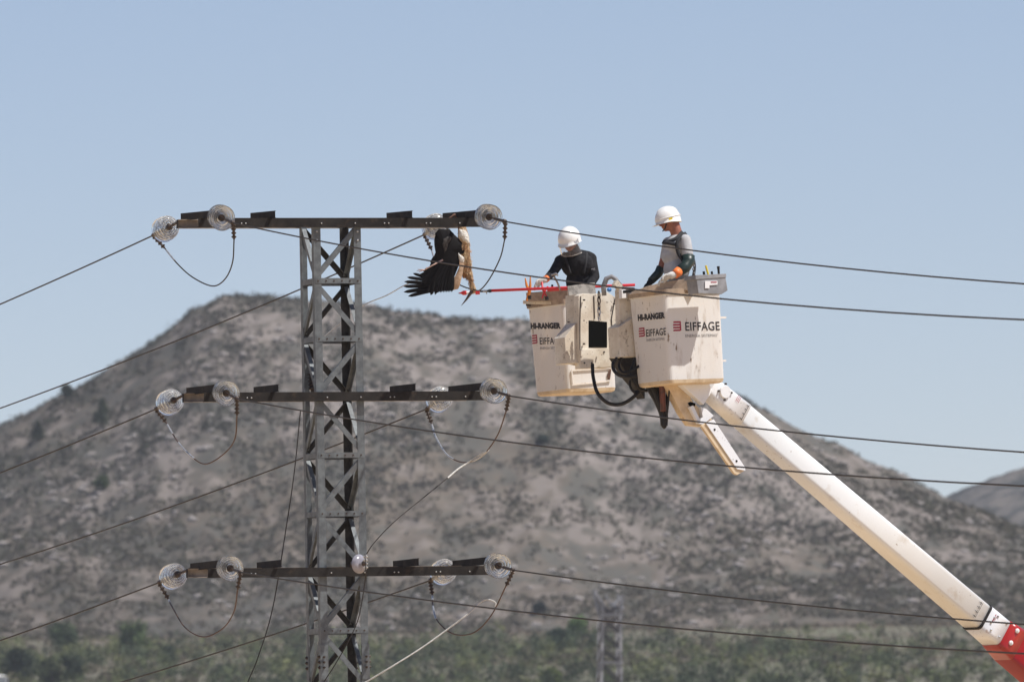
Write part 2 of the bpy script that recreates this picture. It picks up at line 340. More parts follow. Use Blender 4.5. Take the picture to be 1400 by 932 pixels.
# ------------------------------------------------------------------ foliage made of many small faces
def leaf_cloud(cent, size, nleaf, leaf, flat=0.8, r=rng):
    """nleaf small triangles in an uneven ellipsoid shell; returns (n*3,3)"""
    d = r.normal(size=(nleaf, 3)); d /= np.linalg.norm(d, axis=1)[:, None]
    lump = 1 + 0.28 * np.sin(d[:, 0] * 4 + cent[0]) * np.cos(d[:, 1] * 5 + cent[1]) + 0.2 * np.sin(d[:, 2] * 6 + cent[0] * 3)
    c = d * (r.random((nleaf, 1)) ** 0.4) * lump[:, None] * np.array([size, size, size * flat])
    tri = r.normal(size=(nleaf, 3, 3)) * leaf
    return c[:, None, :] + tri + np.asarray(cent)
def tri_obj(name, tris, cols, material, parent=None, loc=(0, 0, 0), **k):
    n = len(tris); v = (tris.reshape(-1, 3) - np.asarray(loc)).astype(np.float32)
    me = bpy.data.meshes.new(name); me.vertices.add(n * 3); me.vertices.foreach_set('co', v.reshape(-1))
    me.loops.add(n * 3); me.loops.foreach_set('vertex_index', np.arange(n * 3, dtype=np.int32))
    me.polygons.add(n); me.polygons.foreach_set('loop_start', (np.arange(n) * 3).astype(np.int32))
    me.materials.append(material); me.update()
    at = me.color_attributes.new('tint', 'FLOAT_COLOR', 'CORNER')
    c = np.repeat(cols, 3, axis=0); c = np.concatenate([c, np.ones((len(c), 1))], 1).astype(np.float32)
    at.data.foreach_set('color', c.reshape(-1))
    o = bpy.data.objects.new(name, me); COL.objects.link(o)
    if parent is not None: o.parent = parent
    else: o.location = loc
    W[o.name] = V(loc); return tag(o, **k)
# scrub on the hill
NS = 42000
hx = rng.uniform(-85, 95, NS * 3); hy = rng.uniform(1322, HYC + 3, NS * 3)
den = fbm(hx, hy, 6, 41, 4); den2 = fbm(hx, hy * 0.7, 40, 43, 3)
# thinner on the pale shoulder right of the summit, denser low and left
keep = (den + 0.55 * (den2 - 0.5) - 0.01 * np.clip(1 - np.abs(hx - 5) / 45, 0, 1) * np.clip((hy - 1345) / 40, 0, 1) + 0.075 * np.clip((-18 - hx) / 18, 0, 1) + 0.05 * np.clip((hx - 25) / 20, 0, 1) - 0.07 * (hy < 1346) * (hx > -30)) > rng.normal(0.49, 0.10, NS * 3)
hx, hy, den2 = hx[keep][:NS], hy[keep][:NS], den2[keep][:NS]
hz = hill_h(hx, hy) - 0.3
tl, cl = [], []
for i in range(len(hx)):
    s = 0.20 + 0.42 * rng.random() ** 2.0
    if rng.random() < 0.02: s *= 1.8
    n = 20
    tl.append(leaf_cloud((hx[i], hy[i], hz[i] + s * 0.35), s, n, 0.09, 0.7))
    a = rng.random()
    c = np.array([0.104, 0.095, 0.080]) * (0.68 + 0.5 * a) if rng.random() < 0.62 else np.array([0.078, 0.083, 0.056]) * (0.6 + 0.7 * a)
    if hx[i] > 38 or hy[i] < 1372: c = c * np.array([1.06, 1.0, 0.86])
    cl.append(np.tile(c, (n, 1)) * rng.uniform(0.8, 1.2, (n, 1)))
tri_obj('scrub_cover', np.concatenate(tl), np.concatenate(cl), M_leafy, kind='stuff', label='low grey and olive scrub covering the stony hillside', cat='scrub')
# rocks
tl, cl = [], []
mb = MB()
for i in range(1500):
    x = rng.uniform(-70, 85); y = rng.uniform(1330, HYC + 1)
    if fbm(np.array([x]), np.array([y]), 14, 77)[0] < 0.5: continue
    z = float(hill_h(np.array([x]), np.array([y]))[0]) - 0.3; s = rng.uniform(0.12, 0.5)
    mb.ell((x, y, z + s * 0.2), V((s * rng.uniform(1, 1.8), 0, rng.uniform(-.2, .2))), V((0, s, 0)), V((0, 0, s * 0.7)), 6, 4)
M_rock = mat('pale_rock', (0.38, 0.34, 0.31), (0.27, 0.24, 0.22), 0.9, 0, 1.5)
tag(mb.build('rocks', M_rock, loc=(0, 0, 0), fixn=False), 'pale boulders strewn over the upper hillside', 'rocks', kind='stuff')

# green woodland band at the hill foot
tl, cl = [], []
for i in range(3600):
    x = rng.uniform(-95, 105); y = rng.uniform(1075, 1316)
    lim_ = 1275 - 10 * (x > -8) - 20 * (x > 12) + 50 * (fbm(np.array([x]), np.array([y]), 12, 91)[0] - .5)
    if y > lim_ and rng.random() < 0.75 + 0.2 * min(1, (y - lim_) / 25): continue
    fb_ = fbm(np.array([x]), np.array([y]), 10, 191, 3)[0]
    if fb_ < 0.36 and rng.random() < .7: continue
    z = float(base_h(np.array([x]), np.array([y]))[()] if False else base_h(x, y))
    s = rng.uniform(0.5, 1.3) * (1.35 if fb_ > .58 else 1); n = 80
    tl.append(leaf_cloud((x, y, z + s * 0.9), s, n, 0.13, 0.95))
    a = rng.random(); c = np.array([0.118, 0.136, 0.060]) * (0.5 + 0.75 * a)
    if rng.random() < 0.25: c = np.array([0.150, 0.158, 0.065]) * (0.8 + 0.4 * a)
    if fb_ > .56: c = np.array([0.062, 0.078, 0.042]) * (0.7 + 0.6 * a)
    elif fb_ < .44 and a < .5: c = np.array([0.14, 0.12, 0.08]) * (0.7 + 0.6 * a)
    cl.append(np.tile(c, (n, 1)) * rng.uniform(0.75, 1.25, (n, 1)))
tri_obj('woodland', np.concatenate(tl), np.concatenate(cl), M_leafy, kind='stuff', label='band of low green scrub woodland along the foot of the hill', cat='woodland')
# dry grass at the hill foot
tl, cl = [], []
gx_ = rng.uniform(-95, 105, 9000); gy_ = rng.uniform(1180, 1345, 9000)
c0 = np.stack([gx_, gy_, np.maximum(base_h(gx_, gy_), hill_h(gx_, gy_) - 0.3) + 0.12], -1)
tr = c0[:, None, None, :] + rng.normal(size=(9000, 7, 1, 3)) * np.array([0.5, 0.5, 0.06]) + rng.normal(size=(9000, 7, 3, 3)) * np.array([0.09, 0.05, 0.14])
tr = tr.reshape(-1, 3, 3)
tri_obj('grass', tr, np.array([0.22, 0.17, 0.12]) * rng.uniform(0.6, 1.3, (len(tr), 1)), M_leafy, kind='stuff', label='dry brown grass tufts at the foot of the hill', cat='grass')

def tree(x, y, Y, hpx, wpx, label, tint=(0.07, 0.10, 0.04), kind='bushy', group='trees on the hillside and plain', name='tree', topc=None):
    """x,y: photo pixel of the foot"""
    p = P(x, y, Y); g = float(base_h(p.x, p.y)) if Y < 1318 else float(hill_h(np.array([p.x]), np.array([p.y]))[0]) - 0.3
    if Y >= 1318:     # slide along the ray to the slope
        d = ray(x, y); best = None
        for k in range(int(HY0), int(HYC) + 4):
            q = CP + d * (k / d.y)
            if float(hill_h(np.array([q.x]), np.array([q.y]))[0]) - 0.3 >= q.z: best = q; break
        if best is None: q = P(x, y, HYC); best = q
        p = best; g = float(hill_h(np.array([p.x]), np.array([p.y]))[0]) - 0.3
    m = p.y / F; h = (p.z + hpx * m) - g; w = wpx * m / 2
    t = thing(name, (p.x, p.y, g), label, 'tree', group)
    tb = MB(); top = V((p.x + 0.1 * w, p.y, g + h * 0.7))
    tb.tube([V((p.x, p.y, g - 0.3)), V((p.x + .05 * w, p.y, g + h * .35)), top], [0.05 * h, 0.035 * h, 0.015 * h], 7)
    for k in range(4):
        an = k * 1.7; tb.tube([V((p.x, p.y, g + h * (.3 + .1 * k))), V((p.x + w * .7 * math.cos(an), p.y + w * .7 * math.sin(an), g + h * (.5 + .1 * k)))], [0.02 * h, 0.008 * h], 5)
    tb.build('trunk', M_bark, t)
    tl, cl = [], []
    lumps = 16 if kind == 'bushy' else 12
    for k in range(lumps):
        if kind == 'bushy':
            a = rng.uniform(0, 2 * math.pi); rr = w * 0.62 * math.sqrt(rng.random()); zz = g + h * rng.uniform(0.3, 0.82)
            sh = 1 - max(0, (zz - g) / h - 0.6) * 1.6; s = w * rng.uniform(0.3, 0.5)
            c = (p.x + rr * sh * math.cos(a), p.y + rr * sh * math.sin(a), zz)
        else:
            zz = g + h * (0.18 + 0.75 * k / lumps); s = max(0.15, w * (1.0 - 0.8 * k / lumps)) * rng.uniform(0.55, 0.75)
            a = rng.uniform(0, 6.28); rr = w * 0.35 * (1 - k / lumps); c = (p.x + rr * math.cos(a), p.y + rr * math.sin(a), zz)
        n = 260; tl.append(leaf_cloud(c, s, n, 0.07 * math.sqrt(max(w, .5)), 0.85))
        col = np.array(tint) * rng.uniform(0.65, 1.3)
        if topc is not None and zz > g + h * 0.6: col = np.array(topc) * rng.uniform(0.85, 1.15)
        cl.append(np.tile(col, (n, 1)) * rng.uniform(0.7, 1.3, (n, 1)))
    tri_obj('crown', np.concatenate(tl), np.concatenate(cl), M_leafy, parent=t, loc=W[t.name])
tree(140, 585, 1400, 44, 32, 'tall dark pine halfway up the left slope of the hill', (0.062, 0.078, 0.045), 'pine', name='pine_tree')
tree(140, 672, 1400, 24, 26, 'small bright green bush tree on the lower left slope', (0.08, 0.115, 0.045))
tree(52, 604, 1400, 32, 24, 'dark conical pine at the far left of the slope', (0.062, 0.075, 0.048), 'pine', name='pine_tree')
tree(92, 546, 1400, 22, 22, 'small round tree poking above the left skyline of the hill', (0.05, 0.065, 0.04))
tree(742, 611, 1400, 16, 22, 'dark round bush under the buckets on the mid slope', (0.035, 0.05, 0.035))
tree(738, 838, 1390, 15, 24, 'dark low bush above the green tree clump near the distant pylon', (0.04, 0.05, 0.04))
tree(768, 900, 1235, 44, 50, 'dark green bush at the lower left of the clump beside the distant pylon', (0.045, 0.07, 0.038))
tree(788, 886, 1262, 46, 40, 'bright green round-topped tree crowning the clump beside the distant pylon', (0.075, 0.12, 0.04), topc=(0.12, 0.19, 0.05))
tree(806, 892, 1245, 26, 26, 'small dark bush at the right of the clump beside the distant pylon', (0.045, 0.06, 0.045))
tree(755, 950, 1120, 38, 36, 'yellow-green tree at the bottom edge left of the distant pylon', (0.12, 0.15, 0.04))
tree(28, 940, 1140, 66, 58, 'big dark tree in the bottom left corner of the plain', (0.035, 0.048, 0.03))
tree(70, 940, 1130, 46, 44, 'olive tree beside the big dark tree at the lower left', (0.075, 0.09, 0.045))
tree(100, 930, 1130, 38, 40, 'dark rounded tree third from the bottom left corner', (0.045, 0.06, 0.035))
tree(184, 892, 1240, 50, 60, 'pale green pointed tree rising above the woodland at left', (0.10, 0.14, 0.055))
tree(84, 888, 1255, 44, 50, 'green tree at the woodland edge below the pale bare patches', (0.06, 0.085, 0.04))
tree(230, 905, 1220, 24, 26, 'small dark green tree right of the pale pointed tree', (0.045, 0.062, 0.035))
tree(1325, 940, 1200, 42, 36, 'bright green tree at the bottom under the white boom', (0.075, 0.115, 0.045))
tree(1090, 920, 1240, 28, 24, 'pale green bush sticking up at the bottom between pylon and boom', (0.09, 0.12, 0.055))
tree(975, 940, 1200, 34, 50, 'dark green bush at the bottom right of the distant pylon', (0.04, 0.058, 0.038))
tree(1180, 945, 1180, 38, 60, 'broad dull green bush at the bottom beneath the lower cables', (0.06, 0.075, 0.042))
tree(1385, 952, 1180, 38, 40, 'dull green tree in the bottom right corner under the red boom', (0.06, 0.075, 0.045))

# white house corner at the bottom left
hp = P(3, 921, 1090); hz0 = float(base_h(hp.x, 1090))
t = thing('house', (hp.x - 4, 1092, hz0), 'white walled house showing only its corner at the bottom left', 'house')
m_ = MB(); m_.box((hp.x - 4.0, 1092, (hz0 + hp.z) / 2 - .3), V((4.3, 0, 0)), V((0, 3, 0)), V((0, 0, (hp.z - hz0) / 2 - 0.2 + .3)))
m_.build('wall', M_wall, t)
m_ = MB(); z_ = hp.z - 0.2
m_.add([(hp.x - 8.6, 1088.7, z_ - .02), (hp.x + .6, 1088.7, z_ - .02), (hp.x + .6, 1095.3, z_ - .02), (hp.x - 8.6, 1095.3, z_ - .02), (hp.x - 7, 1092, z_ + .35), (hp.x - 1, 1092, z_ + .35)],
       [(0, 1, 5, 4), (1, 2, 5), (2, 3, 4, 5), (3, 0, 4), (3, 2, 1, 0)])
m_.build('roof', M_wall, t)
for dx in (-6, -3.5):
    m_ = MB(); m_.box((hp.x + dx, 1088.97, hz0 + 1.4), V((.5, 0, 0)), V((0, .05, 0)), V((0, 0, .6))); w_ = m_.build('window', M_dark, t)
    m_ = MB(); m_.box((hp.x + dx, 1088.9, hz0 + .72), V((.6, 0, 0)), V((0, .12, 0)), V((0, 0, .06))); m_.build('sill', M_wall, w_)

# ================================================================== DISTANT PYLON
def far_pylon():
    Y = 620.0; m = Y / F; foot = P(836, 1150, Y); g = float(base_h(foot.x, Y))
    t = thing('pylon', (foot.x, Y, g), 'pale lattice pylon standing far off in front of the hill foot', 'pylon')
    def q(x, y, s): return P(x, y, Y + s)
    def ln(a, b, r): return MB().bar(a, b, V((1, 0, 0)), V((0, 1, 0)), r, r)
    r = 0.11
    zg = P(836, 1180, Y)
    for sx_, dy in ((-1, -.6), (1, -.6), (-1, .7), (1, .7)):
        of = 5 if dy > 0 else 0
        pts = [(836 + sx_ * 12 - of, 828), (836 + sx_ * 13 - of, 905), (836 + sx_ * 21 - of, 1180)]
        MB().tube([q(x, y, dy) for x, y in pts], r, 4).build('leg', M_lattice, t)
    lat = MB()
    y = 828
    lv = [828, 842, 863, 884, 905, 932, 960, 1000, 1050, 1100, 1150]
    def hw(y): return 12 + (y - 828) * 1 / 77 if y < 905 else 13 + (y - 905) * 8 / 275
    for i in range(len(lv) - 1):
        for dy in (-.6, .7):
            of = 5 if dy > 0 else 0; a, b = lv[i], lv[i + 1]
            lat.tube([q(836 - hw(a) - of, a, dy), q(836 + hw(b) - of, b, dy)], .065, 4)
            if i < 2: lat.tube([q(836 + hw(a) - of, a, dy), q(836 - hw(b) - of, b, dy)], .065, 4)
            lat.tube([q(836 - hw(b) - of, b, dy), q(836 + hw(b) - of, b, dy)], .065, 4)
        for sx_ in (-1, 1):
            lat.tube([q(836 + sx_ * hw(a), a, -.6), q(836 + sx_ * hw(b) - 5, b, .7)], .065, 4)
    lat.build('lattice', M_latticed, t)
    for (pts) in ([(818, 840), (811, 806), (826, 828)], [(848, 840), (852, 812), (838, 828)]):
        hb = MB(); hb.tube([q(*pts[0], 0), q(*pts[1], 0)], .10, 4); hb.tube([q(*pts[1], 0), q(*pts[2], 0)], .09, 4)
        for k in range(1, 5):
            f = k / 5; a = q(*pts[0], 0).lerp(q(*pts[1], 0), f); b = q(*pts[2], 0).lerp(q(*pts[1], 0), max(0, f - .2)); hb.tube([a, b], .04, 4)
        hb.build('horn', M_lattice, t)
    for yy in (840, 905):
        MB().bar(q(819, yy, -.6), q(852, yy, -.6), UP, V((0, 1, 0)), .16, .16).build('crossarm', M_lattice, t)
    for k in range(5):
        a = 812 + k * 8
        MB().tube([q(a, 812 + (k % 2) * 10, 0.1), q(a + 9, 832, 0.1)], .05, 4).build('brace', M_lattice, t)
far_pylon()
# ================================================================== NEAR PYLON
PSI = R(17.5); E1 = V((math.cos(PSI), math.sin(PSI), 0)); E2 = V((-math.sin(PSI), math.cos(PSI), 0))
PY = 130.0
TW = 0.565 / 2
TC = P(451, 306, PY); TX = TC.x
zt, zm, zb = P(451, 306.5, PY).z, P(455, 543.5, PY).z, P(459, 782.5, PY).z
GZ = float(base_h(TX, PY))
pyl = thing('electricity_pylon', (TX, PY, GZ), 'grey steel lattice pylon with three dark crossarms, nearest to the camera', 'pylon')
O = V((TX, PY, 0))
def tp(a, b, z): return O + E1 * a + E2 * b + UP * z
LW = 0.085
ztop = zt + 0.055
for sa in (-1, 1):
    for sb in (-1, 1):
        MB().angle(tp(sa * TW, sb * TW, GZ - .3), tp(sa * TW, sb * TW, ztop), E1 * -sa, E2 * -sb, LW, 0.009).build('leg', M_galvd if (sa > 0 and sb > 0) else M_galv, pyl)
# lacing panels
pitch = (zt - zm) / 3.0
levels = [zt - 0.055]
k = 0
nodes = []
z = zt
panel_z = []
for i in range(3): panel_z.append((zt - i * (zt - zm) / 3, zt - (i + 1) * (zt - zm) / 3))
for i in range(3): panel_z.append((zm - i * (zm - zb) / 3, zm - (i + 1) * (zm - zb) / 3))
z = zb
while z > GZ + 0.4: panel_z.append((z, z - (zm - zb) / 3)); z -= (zm - zb) / 3
BW = 0.058
faces = [  # origin side offsets: (axis along face, axis normal outward)
    (E1, -E2), (E1, E2), (E2, -E1), (E2, E1)]
for i, (z1, z0) in enumerate(panel_z):
    a1, a0 = z1 - 0.06, z0 + 0.06
    if z0 < GZ: break
    for fi, (ax, nm) in enumerate(faces):
        s = 1 if i % 2 == 0 else -1
        if fi in (1, 3): s = -s
        inset = TW - 0.010; e = TW - 0.045
        pa = O + ax * (s * e) + nm * inset + UP * a1
        pb = O + ax * (-s * e) + nm * inset + UP * a0
        d = (pb - pa).normalized(); fl = nm.cross(d).normalized()
        if fl.z < 0: fl = -fl
        # flange in the face plane hangs below, the other flange points inward along its top edge
        off = fl * (BW / 2)
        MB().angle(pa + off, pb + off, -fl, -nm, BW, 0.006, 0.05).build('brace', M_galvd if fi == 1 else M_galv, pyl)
        # horizontal
        if abs(z0 - zm) > .1 and abs(z0 - zb) > .1:
            h0 = O + ax * (-TW + 0.012) + nm * (TW + 0.003) + UP * (z0 - 0.03); h1 = O + ax * (TW - 0.012) + nm * (TW + 0.003) + UP * (z0 - 0.03)
            if fi < 2: MB().angle(h0 + UP * .06, h1 + UP * .06, -UP, -nm, 0.062, 0.006, 0.04).build('strut', M_galv, pyl)
            else:
                MB().angle(h0 + UP * .06 - nm * .004 + ax * .012, h1 + UP * .06 - nm * .004 - ax * .012, -UP, -nm, 0.062, 0.006, 0.04).build('strut', M_galv, pyl)
            if fi == 0:   # dark holes along the strut, as bolts
                bb = MB()
                for q in range(6):
                    c = h0.lerp(h1, (q + .35) / 5.7) + nm * 0.001 + UP * .03; bb.lathe(c, nm, [(0.010, 0), (0.010, 0.004), (0.004, 0.006)], 8)
                bb.build('bolts', M_iron, pyl)
# splice plates with bolt clusters
zs_ = P(460, 905, PY).z
for sa in (-1, 1):
    for sb in (-1, 1):
        sp = MB(); sp.angle(tp(sa * (TW + .008), sb * (TW + .008), zs_ - .2), tp(sa * (TW + .008), sb * (TW + .008), zs_ + .2), E1 * -sa, E2 * -sb, LW + .004, 0.008)
        pl = sp.build('splice_plate', M_galv, pyl)
        bb = MB()
        for q in range(3):
            zz = zs_ - .06 + q * .06
            bb.lathe(tp(sa * (TW + .008), sb * (TW - .03), zz), E1 * sa, [(.019, 0), (.019, .014), (.010, .016), (.009, .026)], 6)
            bb.lathe(tp(sa * (TW - .03), sb * (TW + .008), zz), E2 * sb, [(.014, 0), (.014, .02), (.007, .022), (.007, .04)], 6)
        bb.build('bolts', M_iron, pl)
# bolts at leg tops
bb = MB()
for sa in (-1, 1):
    for dz in (-.1, -.2): bb.lathe(tp(sa * (TW - .04), -TW, zt + dz), -E2, [(.011, 0), (.011, .01), (.005, .012)], 8)
bb.build('bolts', M_alu, pyl)
BH = 0.104
ARM = []
for nm_, zc in (('top', zt), ('mid', zm), ('low', zb)):
    dx = {'top': 0, 'mid': .03, 'low': .04}[nm_]
    f0 = tp(-1.66 + dx, -TW - .055, zc); f1 = tp(1.72 + dx * 1.0, -TW - .055, zc)
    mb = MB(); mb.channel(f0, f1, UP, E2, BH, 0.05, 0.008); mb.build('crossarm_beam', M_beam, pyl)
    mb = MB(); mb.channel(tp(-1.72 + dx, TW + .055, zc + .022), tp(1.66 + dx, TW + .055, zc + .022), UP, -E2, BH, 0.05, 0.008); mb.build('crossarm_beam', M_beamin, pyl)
    MB().box(tp(-1.725 + dx, TW + .03, zc + .02), E1 * .004, E2 * .022, UP * .05).build('end_plate', M_beam, pyl)
    # short cross channels on top and the long end ones
    for a_, L_, w_ in ((-1.585 + dx, 0.66, .0), (1.555 + dx, 0.66, .0), (-0.80, 0.50, .0), (0.83, 0.50, .0)):
        mb = MB(); zc2 = zc + BH / 2 + 0.048
        tl_ = {'top': .035, 'mid': .015, 'low': 0}[nm_] * L_
        mb.channel(tp(a_, -L_, zc2 - tl_), tp(a_, L_, zc2 + tl_), UP, E1, 0.084, 0.014, 0.005); c = mb.build('cross_channel', M_beam, pyl)
    ARM.append((zc, dx))
    bb = MB()
    for a_ in (-1.15, -1.1, -.2, .2, .55, .6, 1.05, 1.1, 1.45): bb.lathe(tp(a_ + dx, -TW - .055, zc - .01), -E2, [(.008, 0), (.008, .008), (.003, .01)], 7)
    bb.build('bolts', M_alu, pyl)

# ------------------------------------------------------------------ insulators
def torus_bolts(mb, p0, p1, n=4, r=0.02):
    """strain clamp body with U-bolts and nuts hanging from p0 to p1"""
    d = (p1 - p0); side = d.cross(V((0, 1, 0))).normalized()
    mb.tube([p0, p1], [0.017, 0.013], 8)
    for i in range(n):
        c = p0 + d * ((i + .6) / (n + .2))
        for s in (-1, 1):
            mb.lathe(c + side * 0.010 * s - V((0, .006, 0)), (side * s), [(0.014, 0), (0.014, .010), (.008, .012), (.007, .018)], 6)
def insulator(att, clamp, tail, label, toward):
    """att: attachment on the cross channel, clamp: wire end, tail: lower end of the clamp"""
    t = thing('insulator_string', att, label, 'insulator', 'glass insulators holding the cables')
    d = (clamp - att).normalized(); L = (clamp - att).length
    fit = MB(); fit.tube([att - d * .02, att + d * (L * .28), att + d * (L * .32), att + d * (L * .60), att + d * (L * .64), clamp - d * .065, clamp - d * .06, clamp - d * .01, clamp], [.016, .016, .008, .008, .017, .017, .026, .026, .014], 10)
    fit.build('fitting', M_iron, t)
    st = L * (.42 if 'outermost' in label else .28); n = 3; gap = min(0.075, L * .30 / (n - 1) if n > 1 else 0)
    for i in range(n):
        c = att + d * (st + i * gap); s_ = 1
        ax = d
        rr = 0.145 if i else 0.138
        prof = [(.03, .022), (.05, .019), (.075, .012), (.10, .003), (.125, -.010), (rr - .004, -.024), (rr, -.030), (rr - .003, -.036), (.132, -.026), (.122, -.018),
                (.119, -.042), (.113, -.042), (.109, -.011), (.095, -.005), (.092, -.036), (.086, -.036), (.082, .001), (.068, .005), (.065, -.028), (.059, -.028), (.055, .010), (.03, .013)]
        prof = [(r_, -h_) for r_, h_ in prof]
        g = MB(); g.lathe(c, ax, prof, 56); g.build('glass_disc', M_glass, t, smooth=True)
        cap = MB(); cap.lathe(c - ax * .05, ax, [(.018, 0), (.036, .012), (.042, .04), (.030, .052)], 14); cap.lathe(c, ax, [(.011, 0), (.011, gap)], 8)
        cap.build('metal_cap', M_iron, t, smooth=False)
    cb = MB(); cb.tube([clamp - d * .05, clamp, clamp.lerp(tail, .15)], 0.018, 8); torus_bolts(cb, clamp, tail); cb.build('strain_clamp', M_iron, t)
    return t
U = -E2     # the line runs along E2
lvname = ['top', 'middle', 'bottom']
INS = {}
specs = {
 'A': [((209, 322), (225, 339)), ((213, 559), (227, 577)), ((217, 796), (230, 818))],
 'B': [((319, 305), (320, 327)), ((324, 545), (324, 567)), ((329, 782), (325, 805))],
 'C': [((580, 321), (590, 341)), ((583, 559), (590, 578)), ((588, 793), (591, 812))],
 'D': [((691, 303), (690, 327)), ((696, 541), (692, 562)), ((702, 779), (692, 800))]}
txt = {'A': 'glass insulator string behind the left end of the %s crossarm, outermost left',
       'B': 'glass insulator string in front of the left end of the %s crossarm',
       'C': 'glass insulator string behind the right half of the %s crossarm',
       'D': 'glass insulator string at the right tip of the %s crossarm'}
for li, (zc, dx) in enumerate(ARM):
    for kk in 'ABCD':
        a_ = (-1.585 if kk in 'AB' else 1.555) + dx; b_ = 0.66 if kk in 'AC' else -0.66
        att = tp(a_, b_, zc + BH / 2 + .03)
        (cx, cy), (tx_, ty_) = specs[kk][li]
        far = kk in 'AC'
        Yk = att.y + (0.80 if far else -0.80)
        clamp = P(cx, cy, Yk); tail = P(tx_, ty_, Yk + (-.05 if far else .05))
        INS[kk, li] = (clamp, tail, Yk)
        insulator(att, clamp, tail, txt[kk] % lvname[li], not far)

# ------------------------------------------------------------------ conductors
edge = {'A': [(0, 416), (0, 646), (0, 875)], 'B': [(1400, 437), (1400, 664), (1400, 893)],
        'C': [(0, 558), (0, 771), (165, 932)], 'D': [(1400, 388), (1400, 618), (1400, 853)]}
WT = {'A': 'left-running cable from the outer left insulator of the %s crossarm', 'B': 'cable crossing in front of the pylon to the right from the %s crossarm left end',
      'C': 'cable passing behind the pylon to the left from the %s crossarm right half', 'D': 'right-running cable from the right tip of the %s crossarm'}
for (kk, li), (clamp, tail, Yk) in INS.items():
    u = E2 if kk in 'AC' else -E2; ex, ey = edge[kk][li]; LN = 115.0; a = 0.09
    for it in range(6):
        lo_, hi_ = 0.0, 60.0
        def pt(s): return clamp + u * s - UP * (a * s * (1 - s / LN))
        for _ in range(40):
            md = (lo_ + hi_) / 2; px = proj(pt(md))[0]
            if (px > ex) == (kk in 'AC'): lo_ = md
            else: hi_ = md
        s_ = lo_; py = proj(pt(s_))[1]; m_per = pt(s_).y / F
        a += (ey - py) * m_per / (s_ * (1 - s_ / LN))
    pts = [pt(LN * (i / 60) ** 1.5) for i in range(61)]
    w = MB(); w.tube(pts, 0.0088, 6); tag(w.build('power_cable', M_wire, loc=clamp), WT[kk] % lvname[li], 'cable', 'power cables of the line')

def wirepx(name, pts, r, m, label, cat, n=8, group=None, extra=None):
    ps = spline([P(*p) for p in pts], n); w = MB(); w.tube(ps, r, 7)
    o = w.build(name, m, loc=ps[0]); tag(o, label, cat, group)
    if extra: extra(o, ps)
    return o
JG = 'jumper cables looping under the crossarms'
def Yat(kk, li): return INS[kk, li][2]
def jump(kk1, kk2, li, mid, label, m=None, r=0.0078, sleeves=()):
    t1 = INS[kk1, li][1]; t2 = INS[kk2, li][1]; y1, y2 = t1.y, t2.y
    n = len(mid); pts = [t1] + [P(x, y, y1 + (y2 - y1) * (i + 1) / (n + 1)) for i, (x, y) in enumerate(mid)] + [t2]
    ps = spline(pts, 8); w = MB(); w.tube(ps, r, 7); o = tag(w.build('jumper_cable', m or M_wire, loc=ps[0]), label, 'cable', JG)
    for (i0, i1) in sleeves:
        s_ = MB(); s_.tube(ps[i0:i1], r * 1.35, 8); s_.build('sleeve', M_alu, o)
jump('A', 'B', 0, [(244, 362), (265, 380), (291, 391), (308, 381), (318, 358)], 'jumper loop hanging under the left end of the top crossarm', sleeves=[(1, 7)])
jump('A', 'B', 1, [(242, 602), (258, 620), (280, 634), (305, 621), (321, 600)], 'jumper loop under the left end of the middle crossarm', M_copper, sleeves=[(1, 6), (9, 20)])
jump('A', 'B', 2, [(237, 832), (254, 858), (279, 870), (305, 858), (320, 835)], 'jumper loop under the left end of the bottom crossarm', M_copper, sleeves=[(1, 4)])
jump('C', 'D', 1, [(596, 597), (612, 622), (636, 632), (660, 622), (680, 595)], 'jumper loop under the right end of the middle crossarm', M_copper, sleeves=[(1, 20), (27, 35)])
jump('C', 'D', 2, [(592, 828), (598, 848), (620, 866), (648, 864), (672, 840)], 'jumper loop under the right end of the bottom crossarm', M_copper, sleeves=[(1, 5), (8, 16)])
# top right: broken behind the bird
jump('C', 'D', 0, [(597, 362), (612, 380), (632, 391), (648, 396), (657, 396), (670, 380), (684, 352)], 'jumper loop behind the hanging bird under the top crossarm', sleeves=[(1, 9)])
# temporary leads and ropes
wirepx('ground_wire', [(443, 460, 131.5), (470, 437, 131.5), (497, 417, 131.5), (528, 404, 131.4), (553, 390, 131.3), (580, 378, 131.3), (597, 362, 131.2)], 0.006, M_alu, 'thin bare wire rising behind the pylon to the hanging bird', 'wire')
wirepx('ground_wire', [(501, 757, 129.4), (512, 741, 129.4), (540, 712, 129.5), (585, 675, 129.8), (612, 653, 130.0)], 0.006, M_wire, 'lead curving from the porcelain insulator up to the middle right jumper', 'wire')
wirepx('rope', [(612, 653, 130.0), (626, 641, 130.2), (640, 632, 130.3), (655, 622, 130.2), (668, 615, 130.0)], 0.010, M_rope, 'pale taped end of the lead clipped on the middle right jumper', 'rope')
wirepx('ground_wire', [(499, 757, 129.3), (500, 775, 129.25), (499, 795, 129.35), (490, 845, 129.4), (474, 880, 129.4), (458, 908, 129.45), (440, 936, 129.5), (380, 1030, 129.5)], 0.006, M_wire, 'dark wire hanging from the porcelain insulator down the pylon front', 'wire')
wirepx('rope', [(677, 829, 129.6), (677, 823, 129.6), (666, 819, 129.6), (655, 824, 129.6), (638, 840, 129.5), (610, 861, 129.5), (575, 886, 129.4), (535, 911, 129.3), (500, 932, 129.3), (420, 980, 129.2)], 0.0095, M_rope, 'pale rope slung from the bottom right jumper down past the pylon', 'rope')
wirepx('ground_wire', [(411, 560, 130.6), (403, 640, 130.6), (393, 710, 130.6), (373, 830, 130.6), (352, 900, 130.6), (338, 934, 130.6), (310, 1010, 130.6)], 0.0065, M_wire, 'slack dark wire hanging down just left of the pylon', 'wire')
